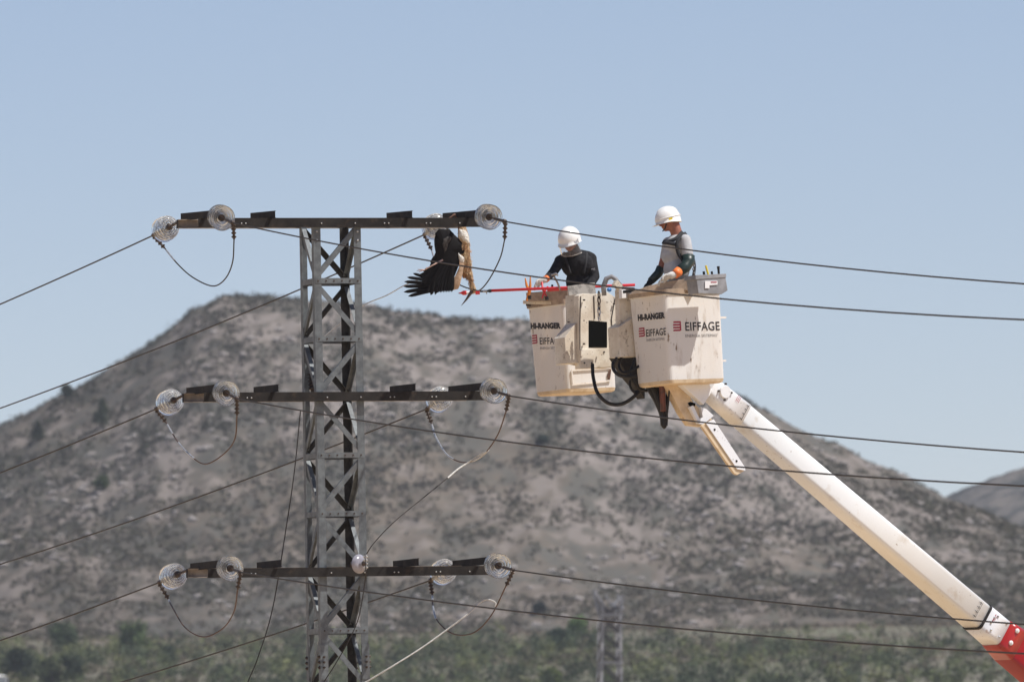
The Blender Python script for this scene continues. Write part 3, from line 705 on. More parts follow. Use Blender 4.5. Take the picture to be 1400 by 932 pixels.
# porcelain post insulator on the front, and the dark ribbed one behind
def ribbed(att, ax, m, label, n, r, L_):
    t = thing('post_insulator', att, label, 'insulator')
    pr = []
    for i in range(n):
        h = L_ * i / n; pr += [(r * .55, h), (r, h + L_ / n * .35), (r, h + L_ / n * .5), (r * .55, h + L_ / n * .8)]
    g = MB(); g.lathe(att + ax * .03, ax, pr, 24); g.build('porcelain', m, t, smooth=True)
    c = MB(); c.lathe(att - ax * .03, ax, [(r * .35, 0), (r * .35, .07)], 12); c.build('pin', M_iron, t)
    c = MB(); c.lathe(att + ax * (.03 + L_), ax, [(.03, 0), (.035, .03), (.02, .05)], 12); c.build('fitting', M_iron, t)
    e = att + ax * (L_ + .07); cb = MB(); torus_bolts(cb, e + UP * .1, e - UP * .07, 4); cb.build('clamp', M_alu, t)
ax_ = (V((0.70, -0.70, 0.02))).normalized()
ribbed(P(484, 771, 129.62), ax_, M_porc, 'smooth grey porcelain insulator on the pylon front at the bottom crossarm', 1, 0.11, 0.12)
ribbed(P(429, 536, 130.28), V((-.1, 0, 1)).normalized(), M_dporc, 'dark ribbed insulator standing inside the pylon above the middle crossarm', 5, 0.10, 0.20)

# ================================================================== BUCKET LIFT
th = R(35); T0 = V((math.cos(th), math.sin(th), 0)); B0 = V((-math.sin(th), math.cos(th), 0))
TL = Matrix.Rotation(R(-2.4), 3, V((0, 1, 0)))    # small levelling error of the cage
TA, BA, ZA = TL @ T0, TL @ B0, TL @ UP
NA = -BA          # outward normal of the camera-right faces
MA = -TA          # outward normal of the camera-left faces
OR_ = P(916, 525, 129.45); OL_ = P(776, 537, 131.15)
base_ = P(1700, 1180, 134.5); 
lift = thing('bucket_lift', (base_.x, base_.y, float(base_h(base_.x, base_.y))), 'white twin-bucket aerial lift with red lower boom beside the pylon', 'aerial lift')

def bucket(O_, wa, hgt=1.08, w=.71):
    def ring(i, z, extra=0.0, r=.05, tp_=0.03):
        k = tp_ * (1 - z / hgt); a0, a1, b0, b1 = k * .4 - extra, wa - k * .2 + extra, k * .4 - extra, w - k * 1.6 + extra
        pts = []
        for cx, cy, s in ((a0 + r, b0 + r, 180), (a1 - r, b0 + r, 270), (a1 - r, b1 - r, 0), (a0 + r, b1 - r, 90)):
            for q in range(5):
                an = R(s + q * 22.5); pts.append(O_ + TA * (cx + r * math.cos(an)) + BA * (cy + r * math.sin(an)) + ZA * z)
        return pts
    mb = MB(); rings = [ring(0, 0.0, -.03), ring(0, .012, -.008), ring(0, .05, 0), ring(0, hgt * .5, 0), ring(0, hgt - .06, 0), ring(0, hgt - .055, .012), ring(0, hgt, .014), ring(0, hgt, -.03), ring(0, .09, -.03)]
    vs = [p for r_ in rings for p in r_]; n = 20; fs = []
    for i in range(len(rings) - 1):
        for k in range(n): fs.append((i * n + k, i * n + (k + 1) % n, (i + 1) * n + (k + 1) % n, (i + 1) * n + k))
    fs.append(tuple(reversed(range(n)))); fs.append(tuple(range((len(rings) - 1) * n, len(rings) * n)))
    mb.add(vs, fs); mb.mi = [0] * len(mb.f)
    o = mb.build('bucket', [M_bucket], lift)
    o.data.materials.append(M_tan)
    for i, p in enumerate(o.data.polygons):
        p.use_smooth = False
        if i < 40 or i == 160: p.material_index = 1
    # rim lip
    rm = MB(); r0 = ring(0, hgt - .052, .016); r1 = ring(0, hgt + .006, .018); r2 = ring(0, hgt + .006, -.034); r3 = ring(0, hgt - .052, -.034)
    vs = r0 + r1 + r2 + r3; fs = []
    for i in range(4):
        for k in range(n):
            j = (i + 1) % 4; fs.append((i * n + k, i * n + (k + 1) % n, j * n + (k + 1) % n, j * n + k))
    rm.add(vs, fs); rm.build('rim', M_rim, o)
    return o
bR = bucket(OR_, .80); bL = bucket(OL_, .72)
bR['label'] = 'right bucket printed with the large company name'; bL['label'] = 'left bucket half hidden by its mounting bracket'

def text_mesh(s, size, sx_, m, parent, pos, ux, uy, nrm, bold=0.0, name='lettering'):
    cu = bpy.data.curves.new('lettering', 'FONT'); cu.body = s; cu.size = size; cu.offset = bold; cu.space_character = 1.05; cu.extrude = 0.0; cu.resolution_u = 4
    tmp = bpy.data.objects.new('lettering_curve', cu); COL.objects.link(tmp)
    dg = bpy.context.evaluated_depsgraph_get(); me = bpy.data.meshes.new_from_object(tmp.evaluated_get(dg))
    bpy.data.objects.remove(tmp); me.name = name
    xs = [v.co.x for v in me.vertices]; x0 = min(xs)
    for v in me.vertices:
        p = pos + ux * ((v.co.x - x0) * sx_) + uy * v.co.y + nrm * .004
        v.co = p - W[parent.name]
    me.materials.clear(); me.materials.append(m)
    o = bpy.data.objects.new(name, me); COL.objects.link(o); o.parent = parent; W[o.name] = W[parent.name]; return o
def text_fit(s, px0, px1, pbase, ptop, plane_p, nrm, ux, uy, m, parent, bold=0, capk=0.70):
    """fit a word between two photo pixels on a given face"""
    a = PN(px0[0], px0[1], plane_p, nrm); b = PN(px1[0], px1[1], plane_p, nrm)
    wd = (b - a).length; h = (PN(px0[0], px0[1] - ptop, plane_p, nrm) - a).length; size = h / capk
    ux2 = (b - a).normalized()
    cu = bpy.data.curves.new('measure', 'FONT'); cu.body = s; cu.size = size; cu.offset = bold; cu.space_character = 1.05
    tmp = bpy.data.objects.new('measure', cu); COL.objects.link(tmp); bpy.context.view_layer.update()
    w0 = max(v[0] for v in tmp.bound_box) - min(v[0] for v in tmp.bound_box); bpy.data.objects.remove(tmp)
    return text_mesh(s, size, wd / w0, m, parent, a, ux2, uy, nrm, bold)
def logo(px, w_, h_, plane_p, nrm, ux, uy, parent):
    a = PN(px[0], px[1], plane_p, nrm) + nrm * .0035     # lower-left
    mb = MB()
    for i in range(4):
        y0 = h_ * (i * .25 + .02); sk = w_ * .05 * i
        x1 = w_ * .84
        mb.add([a + ux * (0 + (0.0 if i < 3 else .06 * w_)) + uy * y0, a + ux * x1 + uy * y0, a + ux * x1 + uy * (y0 + h_ * .15), a + ux * (0.02 * w_ + (.0 if i < 3 else .06 * w_)) + uy * (y0 + h_ * .15)], [(0, 1, 2, 3)])
    mb.add([a + ux * w_ * .84 + uy * h_ * .02, a + ux * w_ * 1.0 + uy * h_ * .08, a + ux * w_ * 1.0 + uy * h_ * .92, a + ux * w_ * .84 + uy * h_ * .92], [(0, 1, 2, 3)])
    mb.build('logo', M_inkred, parent)
# planes of bucket faces (tilted a touch by the taper)
def faces_of(O_):
    return O_ + ZA * .6 + NA * (-.004), O_ + ZA * .6 + MA * (-.004)
taper = .03 * .4 / 1.08
nF = (NA + ZA * -taper).normalized(); nL = (MA + ZA * -taper).normalized()
pF = OR_ + BA * 0.012 + 0 * ZA; pLf = OR_ + TA * 0.012
text_fit('EIFFAGE', (937, 452), (984, 451), 0, 11.5, pF, nF, TA, ZA, M_ink, bR, bold=.002)
text_fit('ENERGÍA SISTEMAS', (937, 461), (980, 460), 0, 3.8, pF, nF, TA, ZA, M_inkgrey, bR)
logo((920.5, 453), .112, .125, pF, nF, TA, ZA, bR)
for O_, par, dx_, dy_ in ((OR_, bR, 0, 0), (OL_, bL, 0, 0)):
    pl = O_ + TA * .012
    if par is bR:
        text_fit('HI-RANGER', (872.5, 438), (909.5, 434.5), 0, 7.5, pl, nL, -BA, ZA, M_ink, par, bold=.006)
        text_fit('EIFFAGE', (884, 460), (911, 457.5), 0, 9.5, pl, nL, -BA, ZA, M_ink, par, bold=.0015)
        text_fit('ENERGÍA SISTEMAS', (884.5, 466.5), (909, 464.5), 0, 3.2, pl, nL, -BA, ZA, M_inkgrey, par)
        logo((874, 461), .115, .115, pl, nL, -BA, ZA, par)
    else:
        text_fit('HI-RANGER', (726, 449), (767, 448.5), 0, 7, pl, nL, -BA, ZA, M_ink, par, bold=.006)
        text_fit('EIFFAGE', (738.5, 470.5), (768, 470), 0, 9, pl, nL, -BA, ZA, M_ink, par, bold=.0015)
        text_fit('ENERGÍA SISTEMAS', (739, 477.5), (767, 477), 0, 3.2, pl, nL, -BA, ZA, M_inkgrey, par)
        logo((728, 470.5), .105, .115, pl, nL, -BA, ZA, par)
# recess panel outline on left bucket lower front face
pp = [PN(x, y, OL_, NA) + NA * .006 for x, y in ((781, 506), (836, 502), (834, 520), (783, 525))]
mb = MB()
for i in range(4):
    a, b = pp[i], pp[(i + 1) % 4]; mb.bar(a, b, NA, (b - a).cross(NA).normalized(), .012, .014)
mb.build('moulding', M_bucket, bL)
pb_ = [PN(x, y, P(905, 392, 129.55), (NA + MA * .5).normalized()) for x, y in ((861, 403), (866, 398), (884, 391.5), (905, 386), (944, 380), (951, 392), (951, 398), (917, 395.5))]
mb = MB(); mb.prism(pb_, -(NA + MA * .5).normalized() * .12); mb.build('rim_cover', M_rim, bR, bevel=.006)
# small pegs on right bucket's right side
for px, py in ((989, 434), (989, 493)):
    p = PN(px, py, OR_ + TA * .70, -V((0, 1, 0))); p = P(px, py, OR_.y + .50)
    MB().bar(p - TA * .14, p + TA * .03, BA, ZA, .03, .022).build('peg', M_bucket, bR)

def pxprism(pts, pp0, nrm, thick):
    q = [PN(x, y, pp0, nrm) for x, y in pts]; mb = MB(); mb.prism(q, -nrm * thick); return mb
def part(mb, name, m, bevel=0, par=None, smooth=False): return mb.build(name, m, par or lift, bevel=bevel, smooth=smooth)
# --- mounting bracket between the buckets
cP = P(815, 450, 130.45)
part(pxprism([(791, 404), (797, 401), (812, 402), (830, 399), (843, 407), (848, 425), (848, 500), (830, 503), (793, 504), (792, 470)], cP, NA, .10), 'mounting_plate', M_frame, .006)
part(pxprism([(805, 438), (830, 440), (830, 475), (805, 475)], cP + NA * .004, NA, .05), 'access_opening', M_dark)
part(pxprism([(793, 478), (846, 475), (847, 500), (830, 502), (794, 504)], cP + NA * .03, NA, .028), 'lower_plate', M_frame, .004)
# side panel of left bracket
part(pxprism([(773, 404), (789, 402), (793, 405), (793, 500), (787, 500), (774, 497)], P(782, 450, 130.6), (NA * .6 + MA * .8).normalized(), .03), 'side_panel', M_frame, .004)
def wedge(corner_px, ybot, Y, bl, al, hl, slope, label=None):
    c = P(*corner_px, Y); zb_ = (P(corner_px[0], ybot, Y) - c).length; up = ZA
    b = c - up * zb_
    vs = [b, b + TA * al, b + TA * al + BA * bl, b + BA * bl, c, c + TA * al + up * slope, c + TA * al + BA * bl + up * slope, c + BA * bl]
    mb = MB(); mb.add(vs, [(0, 1, 2, 3), (4, 5, 6, 7), (0, 1, 5, 4), (1, 2, 6, 5), (2, 3, 7, 6), (3, 0, 4, 7)])
    return part(mb, 'bracket_box', M_frame, .006)
wedge((772, 461), 497, 130.25, .21, .17, .3, .16)
wedge((846, 447), 488, 129.95, .22, .27, .3, .14)
part(pxprism([(846, 396), (856, 392), (868, 393), (869, 440), (868, 488), (848, 488)], P(858, 440, 130.1), NA, .08), 'side_panel', M_frame, .005)
part(pxprism([(843, 488), (868, 487), (882, 500), (882, 545), (872, 528), (858, 512)], P(858, 500, 130.25), NA, .16), 'rubber_boot', M_black, .01)
for pts_ in ([(794, 405), (793, 440), (793, 500)], [(812, 404), (813, 436)], [(841, 408), (836, 436), (838, 470)]):
    q_ = MB(); q_.tube([PN(x, y, cP + NA * .008, NA) for x, y in pts_], .0055, 6); part(q_, 'seam', M_iron)
for px, py in ((799, 410), (799, 470), (799, 496), (826, 481), (842, 480), (842, 496), (840, 415), (778, 440), (850, 425), (862, 440), (862, 480), (852, 482), (809, 496)):
    q_ = MB(); q_.lathe(PN(px, py, cP + NA * (.034 if px < 848 else .30), NA), NA, [(.010, -.02), (.010, .006), (.005, .008)], 7); part(q_, 'bolt', M_iron)
q_ = MB(); q_.ell(PN(833, 512, OL_, NA) + NA * .004, TA * .035 + ZA * .03, NA * .004, ZA * .05); part(q_, 'scuff_mark', M_rust)
# flap, levers
part(pxprism([(776, 391), (813, 386), (815, 402), (803, 402), (795, 406), (778, 404)], P(795, 395, 130.7), (NA + UP * .1).normalized(), .012), 'canvas_flap', M_flap)
lv = MB(); lv.tube([P(826, 404, 130.1), P(825, 392, 130.1), P(829, 381, 130.1), P(836, 378, 130.1), P(841, 381, 130.1), P(852, 397, 130.1)], [.028, .03, .03, .028, .028, .03], 10)
part(lv, 'control_guard', M_tray, smooth=True)
lv = MB(); lv.box(P(846, 392, 130.0), TA * .06 - ZA * .05, BA * .03, (TA * .5 + ZA * .6) * .045); part(lv, 'control_box', M_frame, .006)
lv = MB(); lv.box(P(851, 402, 129.9), TA * .03, BA * .03, ZA * .05); part(lv, 'latch', M_sticker, .005)
lv = MB(); lv.bar(P(853, 399, 129.8), P(868, 397, 129.8), BA, ZA, .05, .035); part(lv, 'control_grip', M_black, .008)
lv = MB(); lv.ell(P(833, 396, 129.95), TA * .03, BA * .02, ZA * .025); part(lv, 'button', M_blue, smooth=True)
lv = MB(); lv.ell(P(801, 415, 130.4), TA * .03, BA * .012, ZA * .014); part(lv, 'button', M_green, smooth=True)
# chain
for i in range(5):
    c = P(819, 403 + i * 7.6, 130.2); ph = i % 2; s1 = (TA if ph else BA) * .017; r_ = []
    for q in range(13):
        an = 2 * math.pi * q / 12; r_.append(c + s1 * math.cos(an) + ZA * .042 * math.sin(an))
    l_ = MB(); l_.tube(r_, .008, 6, cap=False); part(l_, 'chain_link', M_steel if i > 2 else M_iron, smooth=True)
# hoses
def hose(pts, r, m=M_black, name='hose'):
    h_ = MB(); h_.tube(spline([P(*p) for p in pts], 8), r, 10); part(h_, name, m, smooth=True)
hose([(810, 498, 130.2), (811, 515, 130.1), (817, 537, 130.0), (832, 551, 130), (850, 552, 130), (868, 541, 130), (884, 523, 130.1)], .021)
hose([(843, 490, 130.0), (838, 497, 129.9), (840, 507, 129.8), (850, 514, 129.8), (870, 514, 129.9)], .020)
hose([(850, 487, 130.1), (846, 500, 129.95), (852, 509, 129.9), (866, 505, 129.9), (878, 497, 130.0)], .016)
hose([(868, 490, 130.0), (862, 512, 129.9), (872, 530, 129.95), (884, 534, 130.1)], .018)
hose([(864, 516, 130.0), (861, 525, 130.0), (866, 535, 130.0), (876, 533, 130.1)], .014)
hose([(884, 512, 130.1), (895, 535, 130.0), (904, 560, 130), (908, 583, 130), (911, 560, 130.1), (915, 520, 130.2)], .026)
hb = MB(); hb.tube(spline([P(889, 524, 130.2), P(900, 545, 130.1), P(907, 565, 130.05), P(908, 582, 130.05)], 6), [.075 - .0019 * i for i in range(19)], 14)
part(hb, 'hose_boot', M_black, smooth=True)
hose([(905, 522, 129.95), (906, 545, 129.95), (907, 562, 129.97)], .035, M_brownhose)
hose([(916, 522, 129.9), (914, 545, 129.9), (911, 568, 129.95)], .010)

# --- boom
b0 = P(962, 524, 130.25); b1 = P(1362, 865, 130.25 + 2.45)
D = (b1 - b0).normalized(); NB = V((math.sin(th), -math.cos(th), 0)); NB = (NB - D * NB.dot(D)).normalized(); HB = NB.cross(D).normalized()
if HB.z < 0: HB = -HB
Lb = (b1 - b0).length
def boom_sec(s0, s1, h0, h1, w0, w1, name, m, r=.055, par=None):
    mb = MB(); vs = []; n = 0
    for s, h, w in ((s0, h0, w0), (s1, h1, w1)):
        for cx, cy, st in ((-w / 2 + r, -h / 2 + r, 180), (w / 2 - r, -h / 2 + r, 270), (w / 2 - r, h / 2 - r, 0), (-w / 2 + r, h / 2 - r, 90)):
            for q in range(5):
                an = R(st + q * 22.5); vs.append(b0 + D * s + NB * (cx + r * math.cos(an)) + HB * (cy + r * math.sin(an)))
    n = 20; fs = [(k, (k + 1) % n, (k + 1) % n + n, k + n) for k in range(n)] + [tuple(reversed(range(n))), tuple(range(n, 2 * n))]
    mb.add(vs, fs); o = mb.build(name, m, par or lift)
    for p in o.data.polygons: p.use_smooth = len(p.vertices) == 4
    return o
hA, hB_, wA, wB = .255, .315, .26, .33
sJ1 = Lb * .18; sJ2 = Lb * .88
def H(s): return hA + (hB_ - hA) * s / Lb
def Wd(s): return wA + (wB - wA) * s / Lb
tipb = boom_sec(0.05, .62, H(0) - .02, H(.6) + .012, wA, Wd(.6) + .012, 'boom_tip_fitting', M_boomw)
boom = boom_sec(.62, 4.12 * Lb / 4.4, H(.6), hB_, Wd(.6), wB, 'upper_boom', M_boomc)
collar = boom_sec(4.12 * Lb / 4.4, Lb, hB_ + .012, hB_ + .02, wB + .012, wB + .02, 'boom_collar', M_boomw)
band = boom_sec(4.10 * Lb / 4.4, 4.128 * Lb / 4.4, hB_ + .02, hB_ + .02, wB + .02, wB + .02, 'band', M_black, par=collar)
sE = (float(base_h(base_.x, base_.y)) + 1.0 - b0.z) / D.z
redb = boom_sec(Lb + .0, Lb + .25, hB_ + .03, hB_ + .10, wB + .03, wB + .06, 'boom_joint', M_red)
redb2 = boom_sec(Lb + .25, sE, hB_ + .10, hB_ + .14, wB + .06, wB + .1, 'lower_boom', M_red)
end_ = b0 + D * sE
pd = MB(); gz = float(base_h(end_.x, end_.y)); pd.lathe(V((end_.x, end_.y, gz)), UP, [(.9, 0), (.9, .25), (.5, .3), (.4, .9), (.4, end_.z - gz)], 20); part(pd, 'turret_base', M_red)
def bpt(s, h, off=.0):   # point on camera side face
    return b0 + D * s + NB * (Wd(min(s, Lb)) / 2 + .008 + off) + HB * h
# round cover with studs on the tip
rc = MB(); c = bpt(.22, .03, .0); rc.lathe(c, NB, [(.075, -.01), (.075, .012), (.070, .018)], 28); rcv = part(rc, 'round_cover', M_boomw)
st_ = MB()
for q in range(4):
    an = q * math.pi / 2 + .5; st_.lathe(c + (D * math.cos(an) + HB * math.sin(an)) * .092, NB, [(.012, -.01), (.012, .016), (.006, .02)], 6)
st_.build('bolts', M_iron, rcv)
# scale marks: thin printed lines near the tip joint and before the collar
mk = MB()
def strip(mb, s0, h0, s1, h1, w, off=.002):
    a, b = bpt(s0, h0, off), bpt(s1, h1, off); d = (b - a).normalized(); sd = d.cross(NB).normalized() * w / 2
    mb.add([a - sd, b - sd, b + sd, a + sd], [(0, 1, 2, 3)])
strip(mk, .585, -.12, .585, .10, .006, .004)
for h_ in (-.10, -.03, .03, .08): strip(mk, .585, h_, .555, h_, .008, .004)
mk.build('scale_mark', M_ink, tipb, fixn=False)
mk = MB(); sC = 4.0 * Lb / 4.4
for h_ in (-.09, -.03, .03, .09): strip(mk, sC, h_, sC - .05, h_, .006, .001); strip(mk, sC - .02, h_ - .02, sC - .02, h_ + .02, .006, .001)
strip(mk, sC, -.10, sC, .11, .004, .001)
mk.build('scale_mark', M_ink, boom, fixn=False)
lb = MB()
for q in range(2): strip(lb, 4.2 * Lb / 4.4 + q * .022, .0, 4.2 * Lb / 4.4 + q * .022, .10, .012 if q == 0 else .005, .004)
lb.build('red_label', M_inkred, collar, fixn=False)
lb = MB()
for q in range(3): strip(lb, .40 + q * .02, .03, .40 + q * .02, .11, .006, .004)
lb.build('red_label', M_inkred, tipb, fixn=False)
bl = MB()
for s_, h_ in ((4.23, .10), (4.23, -.09), (4.36, .10), (4.36, -.09), (4.19, -.02), (4.20, .06)):
    bl.lathe(bpt(s_ * Lb / 4.4, h_, .004), NB, [(.014, -.01), (.014, .006), (.007, .010)], 10)
bl.build('bolts', M_alu, collar)
for s_, h_ in ((Lb + .12, .11), (Lb + .12, -.06), (Lb + .9, .11), (Lb + .9, -.08)):
    q_ = MB(); c = bpt(s_, h_, .02); q_.lathe(c, NB, [(.028, -.03), (.028, .008), (.018, .014)], 16); q_.lathe(c, NB, [(.010, .0), (.010, .022)], 8); q_.build('bolt', M_sticker, redb)
# --- tip linkage under the right bucket
lp = P(945, 555, 130.05)
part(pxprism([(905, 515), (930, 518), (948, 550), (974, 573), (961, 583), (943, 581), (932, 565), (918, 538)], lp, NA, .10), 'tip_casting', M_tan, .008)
part(pxprism([(925, 520), (966, 517), (974, 534), (962, 553)], lp + NA * .09, NA, .09), 'cover_plate', M_boomw, .005)
part(pxprism([(958, 556), (966, 559), (976, 568), (962, 580), (955, 579), (943, 556), (948, 554), (957, 573), (961, 570)], lp + NA * .05, NA, .05), 'link_bracket', M_boomw, .003)
part(pxprism([(941, 551), (944, 549), (951, 551), (950, 555), (944, 555)], lp + NA * .012, NA, .02), 'slot', M_dark)
la = P(966, 579, 130.0); 
lev = pxprism([(965, 578), (976, 573), (1019, 639), (1019, 643), (1008, 641)], la + NA * .03, NA, .012); lever = part(lev, 'levelling_arm', M_boomw, .002)
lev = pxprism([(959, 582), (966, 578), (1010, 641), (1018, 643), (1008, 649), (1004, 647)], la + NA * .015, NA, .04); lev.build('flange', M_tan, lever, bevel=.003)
for px, py in ((977, 587), (1007, 630)):
    q_ = MB(); c = PN(px, py, la + NA * .031, NA); q_.lathe(c, NA, [(.013, -.01), (.013, .004)], 12); q_.build('hole', M_dark, lever)
# --- tray on the rim of the left bucket
tr_ = MB(); c = OL_ + ZA * 1.10
tr_.bar(P(715, 413, 131.6), P(757, 414, 131.3), V((0, 1, 0)), UP, .05, .04); part(tr_, 'rim_rail', M_frame, .005)
tr_ = MB(); tr_.add([], []); 
part(pxprism([(719, 400), (776, 396), (776, 411), (720, 412)], P(748, 405, 131.3), V((-.35, -.93, 0)).normalized(), .10), 'rim_tray', M_rim, .006)
part(pxprism([(719, 409), (726, 409), (726, 419), (719, 418)], P(722, 414, 131.55), V((0, -1, 0)), .04), 'rail_end', M_iron, .004)

# ------------------------------------------------------------------ tool box on the right bucket
tb0 = P(947, 381, 129.35)
tbx = thing('tool_tray', P(968, 403, 129.45), 'grey tool tray hooked over the right bucket corner, full of tools', 'tool tray')
def pb(pts, p0, n_, th_, name, m, par, bevel=0.004): return pxprism(pts, p0, n_, th_).build(name, m, par, bevel=bevel)
tN = (NA + UP * 0).normalized(); tp0 = P(970, 390, 129.35)
body_ = pb([(952, 380), (992, 378), (995, 397), (987, 402), (955, 401)], tp0, tN, .20, 'body', M_tray, tbx, .006)
pb([(951, 376), (993, 374), (993, 379), (951, 382)], tp0 + tN * .008, tN, .22, 'lip', M_tray, tbx, .004)
# canvas covered side going back along the rim
qs = [PN(x, y, P(944, 390, 129.42), MA) for x, y in ((942, 380), (952, 377), (953, 402), (946, 401))]
mb = MB(); mb.prism(qs, TA * .02); mb.build('canvas_side', M_rim, tbx)
pb([(964, 384), (981, 384), (981, 389), (970, 390), (970, 394), (964, 394)], tp0 + tN * .012, tN, .006, 'sticker', M_sticker, tbx, 0)
lt = pb([(972, 385), (980, 385), (980, 386.2), (972, 386.2)], tp0 + tN * .016, tN, .003, 'red_print', M_inkred, tbx, 0)
def tool(px0, px1, Y, r, m, name, label, cat, r1=None):
    a, b = P(*px0, Y), P(*px1, Y); q_ = MB(); q_.tube([a, a.lerp(b, .3), a.lerp(b, .6), b], [r, r * 1.05, r, r1 or r], 10)
    tag(q_.build(name, m, loc=a, smooth=False), label, cat)
tool((969, 378), (965, 363), 129.45, .012, M_yellow, 'marker_tool', 'yellow tool handle sticking out of the grey tray', 'tool')
tool((983, 378), (982, 364), 129.45, .013, M_black, 'screwdriver', 'black rounded screwdriver handle at the right end of the tray', 'screwdriver', .018)
tool((963, 378), (962, 371), 129.47, .014, M_black, 'plier_handle', 'short black grip left of the yellow tool', 'tool')
tool((974, 378), (973, 371), 129.47, .013, M_black, 'socket_wrench', 'short dark grip right of the yellow tool', 'tool')

# ================================================================== HOT STICK and tools on the left rim
sa_, sb_ = P(671, 397.3, 130.75), P(868, 389.5, 130.95)
stick = thing('hot_stick', P(770, 393, 130.85), 'long red insulated pole reaching from the left bucket to the bird', 'pole')
q_ = MB(); q_.tube([sa_, sb_], .0165, 12); q_.build('pole', M_sred, stick, smooth=True)
q_ = MB(); q_.tube([P(656, 398.3, 130.74), P(664, 398, 130.74), sa_], [.010, .014, .013], 10); q_.lathe(P(668, 397.6, 130.74), V((1, 0, 0)), [(.02, 0), (.02, .03)], 10); q_.build('coupling', M_black, stick)
q_ = MB(); q_.lathe(P(660, 398, 130.74), V((1, 0, 0)), [(.015, 0), (.015, .05)], 10); q_.tube([P(665, 398, 130.74), P(665.5, 402, 130.74)], .006, 6); q_.build('joint', M_steel, stick)
q_ = MB(); q_.lathe(P(633, 400.4, 130.74), V((1, 0, .02)), [(.003, -.05), (.012, -.02), (.026, .0), (.026, .04)], 12); q_.build('hook_tip', M_sred, stick)
q_ = MB(); q_.tube([P(636, 400.4, 130.74), P(653, 399.5, 130.74)], .017, 10); q_.build('white_sleeve', M_sticker, stick)
q_ = MB(); q_.tube([P(650, 399.8, 130.74), P(656, 399.4, 130.74)], .026, 10); q_.build('red_sleeve', M_sred, stick)
q_ = MB(); q_.tube([P(630, 400.6, 130.74), P(626.5, 401, 130.74)], [.01, .003], 8); q_.build('point', M_iron, stick)
# orange clamp, red clamps hanging on rim
def tubething(name, polys, label, cat, loc):
    t = thing(name, loc, label, cat)
    for nm_, pts, r, m in polys:
        q_ = MB(); q_.tube([P(*p) for p in pts], r, 8); q_.build(nm_, m, t)
tubething('orange_clamp', [('jaw', [(718, 380, 131.0), (720, 390, 131.0), (724, 399, 131)], [.006, .016, .018], M_orange), ('jaw', [(725, 378, 131), (725, 390, 131), (724, 399, 131)], [.006, .014, .018], M_orange),
   ('handle', [(724, 398, 131), (722, 404, 131), (720, 411, 131)], [.02, .016, .012], M_orange), ('knob', [(724, 404, 130.95), (724, 409, 130.95)], .02, M_black)],
   'orange wooden clamp standing on the left corner of the left bucket rim', 'clamp', P(722, 411, 131))
tubething('red_clamp', [('handle', [(741, 386, 130.9), (742, 396, 130.85), (749, 408, 130.85)], [.013, .012, .010], M_sred), ('handle', [(749, 392, 130.9), (744, 399, 130.85), (741, 408, 130.85)], [.012, .012, .008], M_sred),
   ('knob', [(747, 405, 130.8), (748, 410, 130.8)], .022, M_black)], 'red clamp dangling below the gloved hand at the left bucket', 'clamp', P(745, 410, 130.9))
tubething('wrench', [('shaft', [(757, 377, 130.75), (762, 386, 130.8), (766, 396, 130.85)], [.012, .011, .013], M_steel), ('head', [(754, 376, 130.75), (760, 374, 130.75), (763, 377, 130.75)], [.012, .015, .010], M_steel)],
   'steel lever tool standing in front of the black sweater worker', 'tool', P(766, 396, 130.85))
tubething('red_rod', [('shaft', [(748, 396, 131.0), (776, 394, 131.0)], .022, M_sred), ('cap', [(755, 394, 130.97), (755, 389, 130.97)], .013, M_black)],
   'short thick red rod lying along the left bucket rim', 'rod', P(762, 397, 131))

